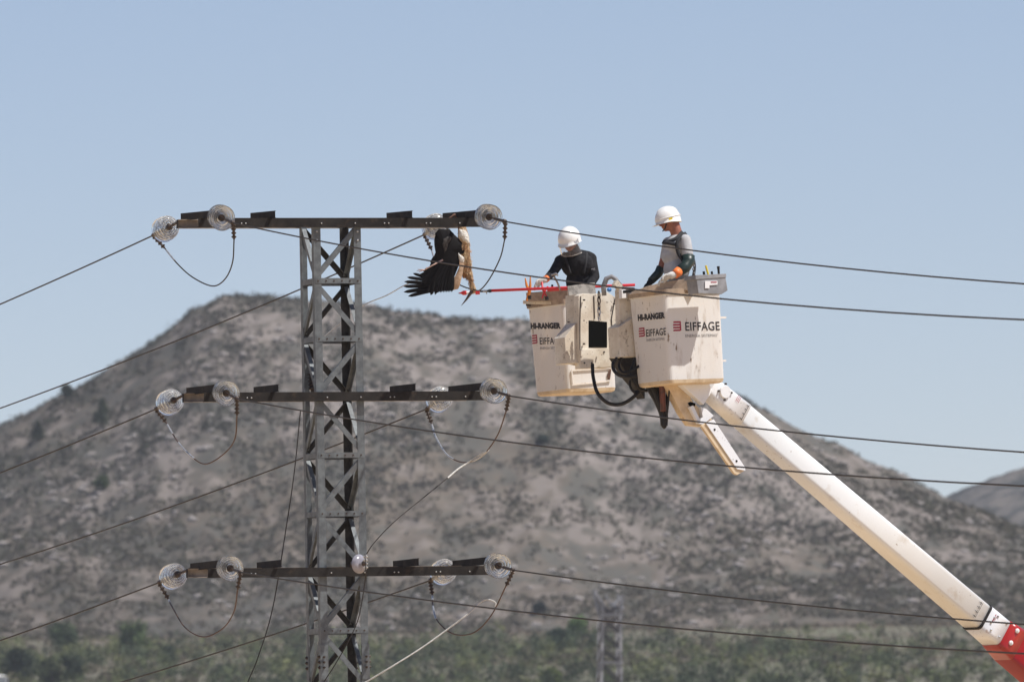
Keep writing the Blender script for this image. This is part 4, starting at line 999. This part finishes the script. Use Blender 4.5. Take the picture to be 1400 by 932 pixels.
# ================================================================== PEOPLE
def remeshed(prims, voxel, smooth_it, name, mats, parent=None, loc=None):
    """prims: list of ('c',p0,r0,p1,r1,mat) capsules and ('e',c,ax,ay,az,mat) ellipsoids -> one continuous skin"""
    mb = MB()
    for pr in prims:
        if pr[0] == 'c':
            _, p0, r0, p1, r1, _m = pr; n = 12
            d = (p1 - p0).normalized(); a = d.orthogonal().normalized(); b = d.cross(a); vs = []; fs = []; rings = []
            for k in range(5): an = math.pi / 2 * (k / 4 - 1); rings.append((p0, r0 * math.cos(an), r0 * math.sin(an)))
            for k in range(5): an = math.pi / 2 * (k / 4); rings.append((p1, r1 * math.cos(an), r1 * math.sin(an)))
            mb.lathe(p0, d, [(r_, ((q - p0).length if q is p1 else 0) + h_) for q, r_, h_ in rings], 14)
        else: mb.ell(*pr[1:5], 18, 12)
    L0 = V(loc) if loc is not None else W[parent.name]
    me = bpy.data.meshes.new('tmp'); me.from_pydata([v - L0 for v in mb.v], [], mb.f)
    bm = bmesh.new(); bm.from_mesh(me); bmesh.ops.recalc_face_normals(bm, faces=bm.faces); bm.to_mesh(me); bm.free()
    o = bpy.data.objects.new('tmp', me); COL.objects.link(o)
    md = o.modifiers.new('r', 'REMESH'); md.mode = 'VOXEL'; md.voxel_size = voxel
    ms = o.modifiers.new('s', 'SMOOTH'); ms.factor = 0.5; ms.iterations = smooth_it
    dg = bpy.context.evaluated_depsgraph_get(); out = bpy.data.meshes.new_from_object(o.evaluated_get(dg)); out.name = name
    bpy.data.objects.remove(o)
    out.materials.clear()
    for m in mats: out.materials.append(m)
    n = len(out.polygons); c = np.zeros(n * 3); out.polygons.foreach_get('center', c); c = c.reshape(-1, 3) + np.array(L0)
    best = np.full(n, 1e9); mi = np.zeros(n, dtype=np.int32)
    for pr in prims:
        if pr[0] == 'c':
            p0, r0, p1, r1, m_ = np.array(pr[1]), pr[2], np.array(pr[3]), pr[4], pr[5]
            d = p1 - p0; t = np.clip(((c - p0) @ d) / (d @ d + 1e-9), 0, 1); dist = np.linalg.norm(c - p0 - t[:, None] * d, axis=1) - (r0 + (r1 - r0) * t)
        else:
            cc, ax, ay, az, m_ = pr[1:]; q = c - np.array(cc); sc = min(ax.length, ay.length, az.length)
            k = np.sqrt((q @ np.array(ax) / ax.length_squared) ** 2 + (q @ np.array(ay) / ay.length_squared) ** 2 + (q @ np.array(az) / az.length_squared) ** 2); dist = (k - 1) * sc
        u = dist < best; best[u] = dist[u]; mi[u] = m_
    out.polygons.foreach_set('material_index', mi); out.shade_smooth()
    ob = bpy.data.objects.new(name, out); COL.objects.link(ob)
    if parent is not None: ob.parent = parent
    else: ob.location = L0
    W[ob.name] = V(L0); return ob

def glove(wrist, palm, fing_dir, spread, curl, parent, side=1, m=M_glove, g=1.0):
    """wrist->palm, five curled fingers"""
    d = (palm - wrist).normalized() * g; sp = spread.normalized() * g; nrm = d.cross(sp).normalized() * g; curl = curl * g
    pr = [('c', wrist, .034 * g, wrist.lerp(palm, .4), .036 * g, 0), ('e', palm, d * .050, sp * .046, nrm * .022, 0)]
    for i, (o_, l_) in enumerate(((-1.5, .062), (-.5, .074), (.5, .070), (1.5, .055))):
        b_ = palm + d * .036 + sp * (.023 * o_); f1 = (d * .8 + curl * .5 + sp * .06 * o_).normalized() * g; f2 = (d * .2 + curl * 1.0).normalized() * g; f3 = (curl - d * .5).normalized() * g
        p1_ = b_ + f1 * l_ * .5; p2_ = p1_ + f2 * l_ * .38; p3_ = p2_ + f3 * l_ * .3
        l_ = l_; pr += [('c', b_, .0115 * g, p1_, .011 * g, 0), ('c', p1_, .011 * g, p2_, .0105 * g, 0), ('c', p2_, .0105 * g, p3_, .0095 * g, 0)]
    tb_ = palm - d * .022 + sp * (.036 * side); t1 = tb_ + (sp * side * .7 + d * .6 + curl * .3).normalized() * .036; t2 = t1 + (d * .7 + curl * .8).normalized() * .032
    pr += [('c', tb_, .015, t1, .013, 0), ('c', t1, .013, t2, .011, 0)]
    return remeshed(pr, .0045, 2, 'glove', [m], parent=parent)

def helmet(c, fwd, up, parent, size=.135, ridge=True):
    """dome with brim; c centre of the head, fwd & up unit vectors"""
    sd = fwd.cross(up).normalized(); mb = MB(); vs = []; fs = []; n = 28; rings = 9
    for j in range(rings + 1):
        ph = (math.pi / 2) * 1.12 * j / rings
        for k in range(n):
            t = 2 * math.pi * k / n; cx, cy = math.cos(t), math.sin(t)
            r1 = math.sin(min(ph, math.pi / 2)); drop = math.cos(ph)
            fr = 1.16 if cx > 0 else 1.10
            low = 0.0
            if j == rings: low = -.012 - .035 * max(0, -cx) - .01 * (1 - abs(cx))
            vs.append(c + fwd * (cx * r1 * size * fr) + sd * (cy * r1 * size * .92) + up * (size * 1.02 * drop + low))
    for j in range(rings):
        for k in range(n): k2 = (k + 1) % n; fs.append((j * n + k, (j + 1) * n + k, (j + 1) * n + k2, j * n + k2))
    b = len(vs)   # rim lip and inside
    for k in range(n):
        t = 2 * math.pi * k / n; cx, cy = math.cos(t), math.sin(t); brim = .045 * max(0, cx) ** 2 + .008
        p = vs[rings * n + k]; vs.append(p + fwd * cx * brim + sd * cy * .008 - up * .012 * (max(0, cx)))
    for k in range(n):
        t = 2 * math.pi * k / n; cx, cy = math.cos(t), math.sin(t); p = vs[rings * n + k]; vs.append(p - fwd * cx * .02 - sd * cy * .02 - up * .004)
    for k in range(n):
        k2 = (k + 1) % n; fs.append((rings * n + k, b + k, b + k2, rings * n + k2)); fs.append((b + k, b + n + k, b + n + k2, b + k2))
    mb.add(vs, fs)
    # raised ridge
    h = mb.build('helmet', M_white, parent, smooth=True)
    rd = MB(); pts = []
    if not ridge: return h
    for q in range(9):
        an = R(40 + q * 14); pts.append(c + fwd * (math.cos(an) * size * 1.14) + up * (math.sin(an) * size * 1.025))
    rd.tube(pts, [.003] + [.009] * 7 + [.003], 8); rd.build('ridge', M_white, h, smooth=True)
    bd = MB(); pts = []
    for q in range(25):
        t = 2 * math.pi * q / 24; pts.append(c + fwd * (math.cos(t) * size * 1.125) + sd * (math.sin(t) * size * .925) + up * .008)
    bd.tube(pts, .006, 6, cap=False); bd.build('band', M_white, h, smooth=True)
    return h

def head_prims(c, fwd, up, skin=0, hair=1, s=1.0):
    sd = fwd.cross(up).normalized(); k = s
    return [('e', c + up * .01 * k - fwd * .008 * k, fwd * .098 * k, sd * .077 * k, up * .112 * k, skin),
            ('e', c - up * .055 * k + fwd * .035 * k, fwd * .058 * k, sd * .055 * k, up * .058 * k, skin),       # jaw
            ('e', c - up * .092 * k + fwd * .062 * k, fwd * .022, sd * .026, up * .018, skin),                    # chin
            ('c', c + fwd * .090 * k + up * .012, .009, c + fwd * .110 * k - up * .028 * k, .014, skin),          # nose
            ('e', c + fwd * .088 * k - up * .058 * k, fwd * .012, sd * .026, up * .010, skin),                    # lips
            ('e', c + fwd * .084 * k + up * .028, fwd * .014, sd * .055, up * .009, hair),                        # brow
            ('e', c + sd * .076 * k - up * .012, fwd * .018, sd * .010, up * .030, skin), ('e', c - sd * .076 * k - up * .012, fwd * .018, sd * .010, up * .030, skin),
            ('e', c - fwd * .030 * k + up * .022 * k, fwd * .085 * k, sd * .080 * k, up * .098 * k, hair)]
def eyes(c, fwd, up, parent):
    sd = fwd.cross(up).normalized()
    for s in (-1, 1):
        q_ = MB(); q_.ell(c + fwd * .084 + up * .008 + sd * .031 * s, fwd * .010, sd * .013, up * .008, 10, 6); q_.build('eye', M_sticker, parent, smooth=True)

# --- worker 2, grey t-shirt, profile to the left, in the right bucket
def worker_grey():
    Y = 129.95; q = lambda x, y, dy=0: P(x, y, Y + dy)
    floor = q(930, 512).z
    t = thing('person', V((q(928, 512).x, Y, floor)), 'worker in grey t-shirt and white helmet looking down from the right bucket', 'person')
    fwd = V((-.93, -.20, -.22)).normalized(); up = (UP + V((-.22, 0, 0))).normalized(); up = (up - fwd * up.dot(fwd)).normalized()
    hc = q(914, 302)
    sk, ha, sh, tr_ = 0, 1, 2, 3
    front = V((-.90, -.42, 0)).normalized(); side = V((.42, -.90, 0)).normalized()    # side: towards the camera (his left)
    ch = q(925, 338); be = q(925, 368); pe = q(928, 400)
    shn = q(937, 328, -.17); shf = q(913, 331, .18)
    pr = head_prims(hc, fwd, up)
    pr += [('c', q(921, 307), .069, q(926, 322), .068, sk),
           ('c', shn, .062, shf, .060, sh),
           ('e', ch, front * .145, side * .185, UP * .15, sh), ('e', be, front * .150, side * .165, UP * .17, sh), ('e', q(919, 350), front * .12, side * .15, UP * .12, sh),
           ('e', pe, front * .125, side * .165, UP * .13, tr_),
           ('c', q(924, 410, -.09), .088, q(924, 455, -.10), .066, tr_), ('c', q(924, 455, -.10), .064, V((q(928, 500).x, Y - .10, floor + .07)), .05, tr_),
           ('c', q(930, 410, .09), .088, q(930, 455, .10), .066, tr_), ('c', q(930, 455, .10), .064, V((q(932, 500).x, Y + .10, floor + .07)), .05, tr_),
           ('c', V((q(930, 500).x, Y - .1, floor + .04)), .045, V((q(913, 500).x, Y - .12, floor + .035)), .035, tr_), ('c', V((q(934, 500).x, Y + .1, floor + .04)), .045, V((q(917, 500).x, Y + .1, floor + .035)), .035, tr_),
           # near arm: short sleeve, elbow, forearm to the rim
           ('c', shn, .066, q(940, 346, -.21), .066, sh), ('c', q(940, 346, -.21), .050, q(940, 359, -.23), .046, sk),
           ('c', q(940, 359, -.23), .046, q(920, 376, -.40), .034, sk),
           # far arm
           ('c', shf, .060, q(908, 352, .22), .050, sh), ('c', q(908, 352, .22), .046, q(903, 370, .22), .042, sk), ('c', q(903, 370, .22), .042, q(889, 386, .12), .032, sk)]
    body = remeshed(pr, .0085, 4, 'body', [M_skin, M_hair, M_shirtg, M_trous], parent=t)
    helmet(hc + up * .028, fwd, up, t, .132)
    eyes(hc, fwd, up, t)
    # rubber sleeves, cuff, gloves
    q_ = MB(); q_.tube([q(941, 350, -.215), q(941, 358, -.235), q(937, 365, -.27), q(928, 371, -.34)], [.075, .072, .068, .058], 16); q_.build('rubber_sleeve', M_sleeve, t, smooth=True)
    q_ = MB(); q_.tube([q(928.5, 370.5, -.34), q(922, 375.5, -.385)], [.056, .050], 16); q_.build('orange_cuff', M_cuff, t, smooth=True)
    glove(q(921, 375.5, -.39), q(912.5, 378, -.42), V((-1, 0, 0)), V((.5, -.45, .75)), V((-.45, -.3, -.8)), t, -1, g=1.18)
    q_ = MB(); q_.tube([q(904, 366, .22), q(900, 374, .21), q(890, 384, .13)], [.056, .052, .044], 14); q_.build('rubber_sleeve', M_sleeve, t, smooth=True)
    glove(q(891, 384, .13), q(884, 390, .08), V((-1, 0, 0)), V((.2, .9, .3)), V((-.2, 0, -.9)), t, -1, M_black)
    # harness
    hs = MB()
    def strap(pts, w=.022):
        sp_ = spline(pts, 6); vs = []; ax0 = q(926, 350)
        for i, p in enumerate(sp_):
            d_ = (sp_[min(i + 1, len(sp_) - 1)] - sp_[max(i - 1, 0)]).normalized(); n_ = V((p.x - ax0.x, p.y - ax0.y, .08)).normalized(); s_ = d_.cross(n_).normalized()
            vs += [p - s_ * w + n_ * .006, p + s_ * w + n_ * .006, p + s_ * w - n_ * .012, p - s_ * w - n_ * .012]
        m = len(sp_); hs.add(vs, [(i * 4 + k, i * 4 + (k + 1) % 4, i * 4 + 4 + (k + 1) % 4, i * 4 + 4 + k) for i in range(m - 1) for k in range(4)] + [(0, 1, 2, 3), (m * 4 - 1, m * 4 - 2, m * 4 - 3, m * 4 - 4)])
    strap([q(938, 319, -.06), q(934, 321, -.17), q(926, 331, -.235), q(927, 345, -.235), q(934, 356, -.22)], .020)
    strap([q(933, 317, -.05), q(924, 326, -.14), q(913, 330, -.10), q(907, 330, .06)], .020)
    strap([q(925, 334, -.225), q(914, 332, -.17), q(906, 331, -.02)], .020)
    hs.build('harness', M_strap, t, smooth=True)
    hs = MB(); strap([q(948, 350, -.05), q(950, 365, -.08), q(947, 384, -.1)], .02); strap([q(946, 384, -.16), q(930, 388, -.22), q(908, 386, -.12)], .022)
    hs.build('tool_belt', M_strap, t, smooth=True)
    hs = MB()
    for k in range(4): hs.lathe(q(947 + k % 2, 358 + 5 * k, -.14), V((1, -.4, 0)), [(.014, 0), (.014, .012)], 8)
    hs.build('buckle', M_steel, t)
    hs = MB(); hs.box(q(917, 299, -.14), fwd * .022, up * .012, side * .003); st2 = hs.build('helmet_sticker', M_yellow, t)
    hs = MB(); hs.tube([q(911, 306, -.085), q(909, 313, -.06), q(906, 316, -.01)], .007, 6); hs.build('chin_strap', M_strap, t)
worker_grey()

# --- worker 1, black jersey, head bowed, in the left bucket
def worker_black():
    Y = 131.55; q = lambda x, y, dy=0: P(x, y, Y + dy)
    floor = q(795, 524).z
    t = thing('person', V((q(797, 524).x, Y, floor)), 'worker in black jersey and white helmet with face shield bending over the left bucket', 'person')
    front = V((-.45, -.89, 0)).normalized(); side = V((.89, -.45, 0)).normalized()
    fwd = V((-.40, -.80, -.34)).normalized(); up = (UP + front * .35).normalized(); up = (up - fwd * up.dot(fwd)).normalized()
    hc = q(779, 329, -.22)
    sk, ha, sh, tr_ = 0, 1, 2, 3
    ch = q(789, 362, -.02); be = q(792, 385, .02); pe = q(796, 412, .08)
    sr = q(766, 357, -.05); sl = q(807, 354, -.0)       # viewer's left / right shoulders
    pr = head_prims(hc, fwd, up)
    pr += [('c', q(784, 338, -.14), .062, q(788, 352, -.02), .085, sh), ('c', q(788, 348, -.02), .07, q(804, 352, 0), .075, sh), ('c', q(786, 349, -.02), .07, q(770, 355, -.04), .072, sh), ('c', sr, .072, sl, .078, sh),
           ('e', ch, side * .200, front * .135, UP * .16, sh), ('e', be, side * .165, front * .125, UP * .17, sh), ('e', pe, side * .165, front * .13, UP * .13, tr_),
           ('c', q(786, 420, 0), .088, q(785, 470, -.05), .066, tr_), ('c', q(785, 470, -.05), .064, V((q(786, 500).x, Y, floor + .06)), .05, tr_),
           ('c', q(806, 420, .1), .088, q(806, 470, .05), .066, tr_), ('c', q(806, 470, .05), .064, V((q(808, 500).x, Y + .1, floor + .06)), .05, tr_),
           ('c', V((q(786, 500).x, Y, floor + .04)), .042, V((q(783, 500).x, Y - .10, floor + .035)), .034, tr_), ('c', V((q(808, 500).x, Y + .1, floor + .04)), .042, V((q(802, 500).x, Y - .06, floor + .035)), .034, tr_),
           ('c', sr, .066, q(757, 371, -.20), .055, sh), ('c', q(757, 371, -.20), .054, q(746, 382, -.42), .038, sh),
           ('c', sl, .074, q(813, 378, -.06), .060, sh), ('c', q(813, 378, -.06), .058, q(802, 398, -.26), .044, sh)]
    remeshed(pr, .0085, 4, 'body', [M_skin, M_hair, M_shirtb, M_trous], parent=t)
    helmet(hc + up * .03, fwd, up, t, .138, ridge=False)
    eyes(hc, fwd, up, t)
    sd = fwd.cross(up).normalized()
    # dark glasses
    g_ = MB()
    for s in (-1, 1): g_.ell(hc + fwd * .094 + up * .012 + sd * .033 * s, fwd * .010, sd * .030, up * .018, 12, 6)
    g_.build('sunglasses', M_black, t, smooth=True)
    # curved face shield
    v_ = MB(); vs = []; fs = []; n = 16; m_ = 6
    for j in range(m_ + 1):
        for k in range(n + 1):
            an = R(-82 + 164 * k / n); rr = .150 - .010 * j / m_
            vs.append(hc + fwd * (math.cos(an) * rr) + sd * (math.sin(an) * .128) + up * (.03 - .175 * j / m_) - fwd * .012 * (j / m_))
    for j in range(m_):
        for k in range(n): i = j * (n + 1) + k; fs.append((i, i + 1, i + n + 2, i + n + 1))
    nv = len(vs); vs += [v + (v - hc).normalized() * .004 for v in vs]; fs += [tuple(reversed([i + nv for i in f])) for f in fs]
    v_.add(vs, fs); v_.build('face_shield', M_visor, t, smooth=True, fixn=False)
    v_ = MB(); pts = [hc + fwd * (math.cos(R(-82 + 164 * k / n)) * .142) + sd * (math.sin(R(-82 + 164 * k / n)) * .130) - up * .148 - fwd * .012 for k in range(n + 1)]; v_.tube(pts, .006, 6); v_.build('shield_edge', M_flap, t, smooth=True)
    # cuffs, gloves, logo
    q_ = MB(); q_.tube([q(748, 380.5, -.41), q(745.5, 382, -.435)], [.040, .042], 14); q_.build('orange_cuff', M_cuff, t, smooth=True)
    glove(q(746, 382, -.43), q(738, 385, -.50), V((-1, 0, 0)), V((.3, -.3, .9)), V((-.35, -.3, -.85)), t, -1)
    glove(q(801, 399, -.27), q(796, 403, -.33), V((-1, 0, 0)), V((0, -.5, .8)), V((-.4, -.3, -.85)), t, 1)
    hs = MB()
    for a_ in (-1, 1):
        hs.tube(spline([q(786 + 15 * a_, 346, .05), q(787 + 15 * a_, 347, -.085), q(788 + 13 * a_, 358, -.155), q(789 + 9 * a_, 374, -.16)], 5), .014, 8)
    hs.build('harness', M_strap, t, smooth=True)
    hs = MB(); c = q(811, 367.5, -.135)
    hs.box(c, V((.022, 0, .004)), V((0, .012, 0)), V((0, 0, .006))); hs.box(c + V((.012, 0, -.014)), V((.014, 0, 0)), V((0, .012, 0)), V((0, 0, .003)))
    hs.build('sleeve_logo', M_tray, t)
worker_black()

# ================================================================== THE HANGING BIRD
def bird():
    Y = 130.52; q = lambda x, y, dy=0: P(x, y, Y + dy)
    z = lambda a, b, dy=0: P(540 + a / 6.656, 280 + b / 6.656, Y + dy)
    t = thing('stork', q(632, 318), 'dead stork hanging head down from the top crossarm with one black wing spread', 'bird')
    c = lambda a, ra, b, rb, m=0: ('c', a, ra, b, rb, m)
    pr = [c(z(615, 215), .045, z(622, 290), .066), c(z(622, 290), .066, z(635, 380), .058), c(z(635, 380), .058, z(648, 500), .052), c(z(648, 500), .056, z(650, 590), .062), c(z(650, 590), .055, z(668, 655), .034),
          c(z(655, 590), .052, z(690, 690), .026), c(z(640, 560), .045, z(628, 655), .020), c(z(690, 690), .024, z(706, 735), .026), c(z(706, 735), .029, z(715, 775), .033), c(z(715, 780), .028, z(700, 800), .018)]
    b = remeshed(pr, .006, 3, 'body', [M_down], parent=t)
    # ruffled down: small plumes
    pl = MB(); 
    for i in range(420):
        a = rng.random(); base = [(612, 215), (625, 300), (640, 400), (650, 500), (655, 590), (675, 650), (695, 710), (712, 770)]
        f = a * 7; k = int(min(f, 6.99)); u_ = f - k; x = base[k][0] * (1 - u_) + base[k + 1][0] * u_; y = base[k][1] * (1 - u_) + base[k + 1][1] * u_
        rad = np.interp(a, [0, .3, .65, .85, 1], [.05, .07, .055, .03, .032]); an = rng.uniform(0, 6.28)
        o_ = V((math.cos(an), -abs(math.sin(an)), 0)); p = z(x, y) + o_ * rad * .97; d_ = (V((rng.normal() * .25, 0, -1)) + o_ * .35).normalized(); sd_ = d_.cross(o_).normalized() * .007
        l_ = rng.uniform(.018, .035); pl.add([p - sd_, p + sd_, p + d_ * l_ * .7 + sd_ * .7, p + d_ * l_, p + d_ * l_ * .7 - sd_ * .7], [(0, 1, 2, 3, 4)])
    pl.build('plumage', M_down, b, fixn=False)['kind'] = 'stuff'
    # bill
    q_ = MB(); q_.tube([z(706, 780, -.01), z(690, 800, -.01), z(650, 860, -.01), z(603, 918, -.01)], [.022, .020, .012, .002], 10); q_.build('bill', M_bill, t, smooth=True)
    q_ = MB(); q_.ell(z(700, 765, -.034), V((.006, 0, 0)), V((0, .004, 0)), V((0, 0, .006))); q_.build('eye', M_black, t, smooth=True)
    # wing: domed covert body
    def sheet(poly, dy, th, bulge, name, m, par=t, jag=0):
        cx = sum(p[0] for p in poly) / len(poly); cy = sum(p[1] for p in poly) / len(poly); n = len(poly); vs = []; fs = []; rings = (1.0, .93, .75, .5, .25)
        for s_, of in ((-1, 0), (1, 1)):
            base = len(vs)
            for k, rr in enumerate(rings):
                for (x, y) in poly: vs.append(z(cx + (x - cx) * rr, cy + (y - cy) * rr, dy + s_ * (th / 2 + bulge * (1 - rr ** 2.5)) if k else dy))
            vs.append(z(cx, cy, dy + s_ * (th / 2 + bulge)))
            for k in range(4):
                for i in range(n):
                    j = (i + 1) % n; f = (base + k * n + i, base + k * n + j, base + (k + 1) * n + j, base + (k + 1) * n + i); fs.append(f)
            for i in range(n): fs.append((base + 4 * n + i, base + 4 * n + (i + 1) % n, base + 5 * n))
        mb = MB(); mb.add(vs, fs); return mb.build(name, m, par, smooth=True)
    def dense(poly, k=4, j=0):
        out = []
        for i in range(len(poly)):
            a, b_ = poly[i], poly[(i + 1) % len(poly)]
            for s_ in range(k): f = s_ / k; out.append((a[0] * (1 - f) + b_[0] * f + rng.normal() * j, a[1] * (1 - f) + b_[1] * f + rng.normal() * j))
        return out
    # upper arm lobe and forearm lobe
    sheet(dense([(385, 235), (410, 215), (500, 222), (530, 260), (560, 290), (640, 355), (652, 400), (640, 440), (600, 455), (590, 540), (540, 640), (470, 660), (400, 600), (352, 500), (366, 440), (358, 330), (362, 265)], 4, 3), -.04, .012, .035, 'wing', M_feather)
    sheet(dense([(440, 310), (500, 285), (520, 300), (490, 350), (470, 410), (450, 440), (435, 380)], 3, 3), -.085, .006, .012, 'grey_coverts', M_fgrey)
    sheet(dense([(585, 445), (625, 470), (640, 500), (625, 580), (600, 700), (575, 765), (510, 785), (515, 700), (560, 620), (600, 520)], 3, 2), -.052, .010, .022, 'forewing', M_downw)
    sheet(dense([(575, 430), (600, 462), (635, 478), (625, 530), (600, 530), (580, 480)], 3, 2), -.060, .008, .018, 'white_tuft', M_whitedown)
    sheet(dense([(585, 215), (650, 235), (678, 300), (672, 350), (620, 350), (590, 300), (575, 250)], 3, 3), -.045, .008, .022, 'white_flank', M_whitedown)
    # feathers
    def feather(x0, y0, x1, y1, w, dy, name='feather', m=M_feather, bend=0.0, narrow=0.35):
        n = 9; a = z(x0, y0, dy); b_ = z(x1, y1, dy); d_ = b_ - a; sd_ = d_.cross(V((0, -1, 0))).normalized(); wl = []; wr = []; mid = []
        for i in range(n + 1):
            f = i / n; wid = w * (narrow + (1 - narrow) * math.sin(min(1, f * 1.5) * math.pi / 2)) * (1 if f < .72 else max(.06, math.sqrt(max(0, 1 - ((f - .72) / .28) ** 2)))) / 6.656 / 119.7
            p = a + d_ * f + sd_ * bend * math.sin(f * math.pi) * d_.length
            mid.append(p + V((0, -.006, 0))); wl.append(p + sd_ * wid * .45); wr.append(p - sd_ * wid * .55)
        vs = wl + mid + wr + [p + V((0, .004, 0)) for p in mid]; fs = []
        for i in range(n):
            L_ = n + 1
            fs += [(i, i + 1, L_ + i + 1, L_ + i), (L_ + i, L_ + i + 1, 2 * L_ + i + 1, 2 * L_ + i), (2 * L_ + i, 2 * L_ + i + 1, 3 * L_ + i + 1, 3 * L_ + i), (3 * L_ + i, 3 * L_ + i + 1, i + 1, i)]
        mb = MB(); mb.add(vs, fs); mb.tube([m_ + V((0, -.003, 0)) for m_ in mid], [.0022] * n + [.0008], 5, cap=False)
        return mb.build(name, m, t)
    prim = [((400, 770), (118, 832), 34), ((380, 760), (78, 793), 36), ((370, 745), (75, 742), 34), ((365, 725), (83, 698), 34), ((355, 700), (108, 658), 30), ((350, 690), (163, 622), 28), ((360, 670), (232, 625), 26)]
    for i, (a, b_, w) in enumerate(prim): feather(*a, *b_, w, -.03 + .006 * i, 'primary_feather', bend=.02, narrow=.75)
    for i in range(13):    # secondaries fanning from the wing edge
        f = i / 12; x0 = 470 + 60 * f; y0 = 470 + 60 * f; x1 = 215 + 300 * f; y1 = 690 + 100 * min(1, f * 1.9) - 8 * max(0, f - .6) * 2
        if i == 0: x1, y1 = 245, 660
        feather(x0, y0, x1, y1 + 10, 50, -.058 - .003 * (i % 2) - .0015 * i, 'secondary_feather', bend=.03, narrow=.3)
    for i in range(5): feather(470 - 20 * i, 560 - 30 * i, 290 + 10 * i, 660 - 30 * i, 48, -.03, 'covert_feather', narrow=.5)
    for i in range(16):
        x_, y_ = rng.uniform(225, 300), rng.uniform(600, 760); feather(x_ + 90, y_ - 40, x_ + rng.normal() * 8, y_ + rng.normal() * 8, 20, -.045 - .001 * i, 'covert_feather', narrow=.5)
    for i in range(12):
        f = i / 11; x_ = 300 + 215 * f + rng.normal() * 5; feather(x_ + 25, 690, x_, 812 - 32 * f + rng.normal() * 7, 26, -.075 - .001 * i, 'covert_feather', narrow=.5)
    # legs and feet
    q_ = MB(); q_.tube([z(435, 500, -.10), z(345, 548, -.115), z(272, 590, -.12)], [.011, .0075, .007], 8)
    for dx_, dy_ in ((-75, 10), (-65, -2), (-55, 22), (20, -25)): q_.tube([z(272, 590, -.12), z(272 + dx_, 590 + dy_, -.12)], [.006, .003], 6)
    q_.build('leg', M_leg, t, smooth=True)
    q_ = MB(); q_.tube([z(590, 235, 0), z(575, 160, .02), z(545, 85, .05), z(520, 110, 0)], [.012, .014, .012, .008], 8); q_.tube([z(545, 85, .05), z(500, 118, .02)], [.012, .010], 8); q_.tube([z(548, 88, .05), z(480, 128, -.05)], [.008, .008], 6)
    q_.build('leg', M_rust, t, smooth=True)
    q_ = MB(); q_.tube([z(580, 200, 0), z(584, 235, 0), z(585, 262, -.01)], [.012, .012, .008], 8); q_.build('tail', M_rust, t)
bird()

# ================================================================== HAZE
hz_ = bpy.data.materials.new('haze_air'); hz_.use_nodes = True; nt = hz_.node_tree; nt.nodes.remove(nt.nodes['Principled BSDF'])
pv = nt.nodes.new('ShaderNodeVolumePrincipled'); pv.inputs['Color'].default_value = (0.90, 0.94, 1.0, 1); pv.inputs['Density'].default_value = 0.00008; pv.inputs['Anisotropy'].default_value = 0.0
nt.links.new(pv.outputs[0], nt.nodes['Material Output'].inputs['Volume'])
hm = MB(); hm.box((0, 2800, 50), V((3010, 0, 0)), V((0, 3210, 0)), V((0, 0, 56)))
tag(hm.build('haze', hz_), 'pale summer haze filling the valley', 'haze', kind='stuff')
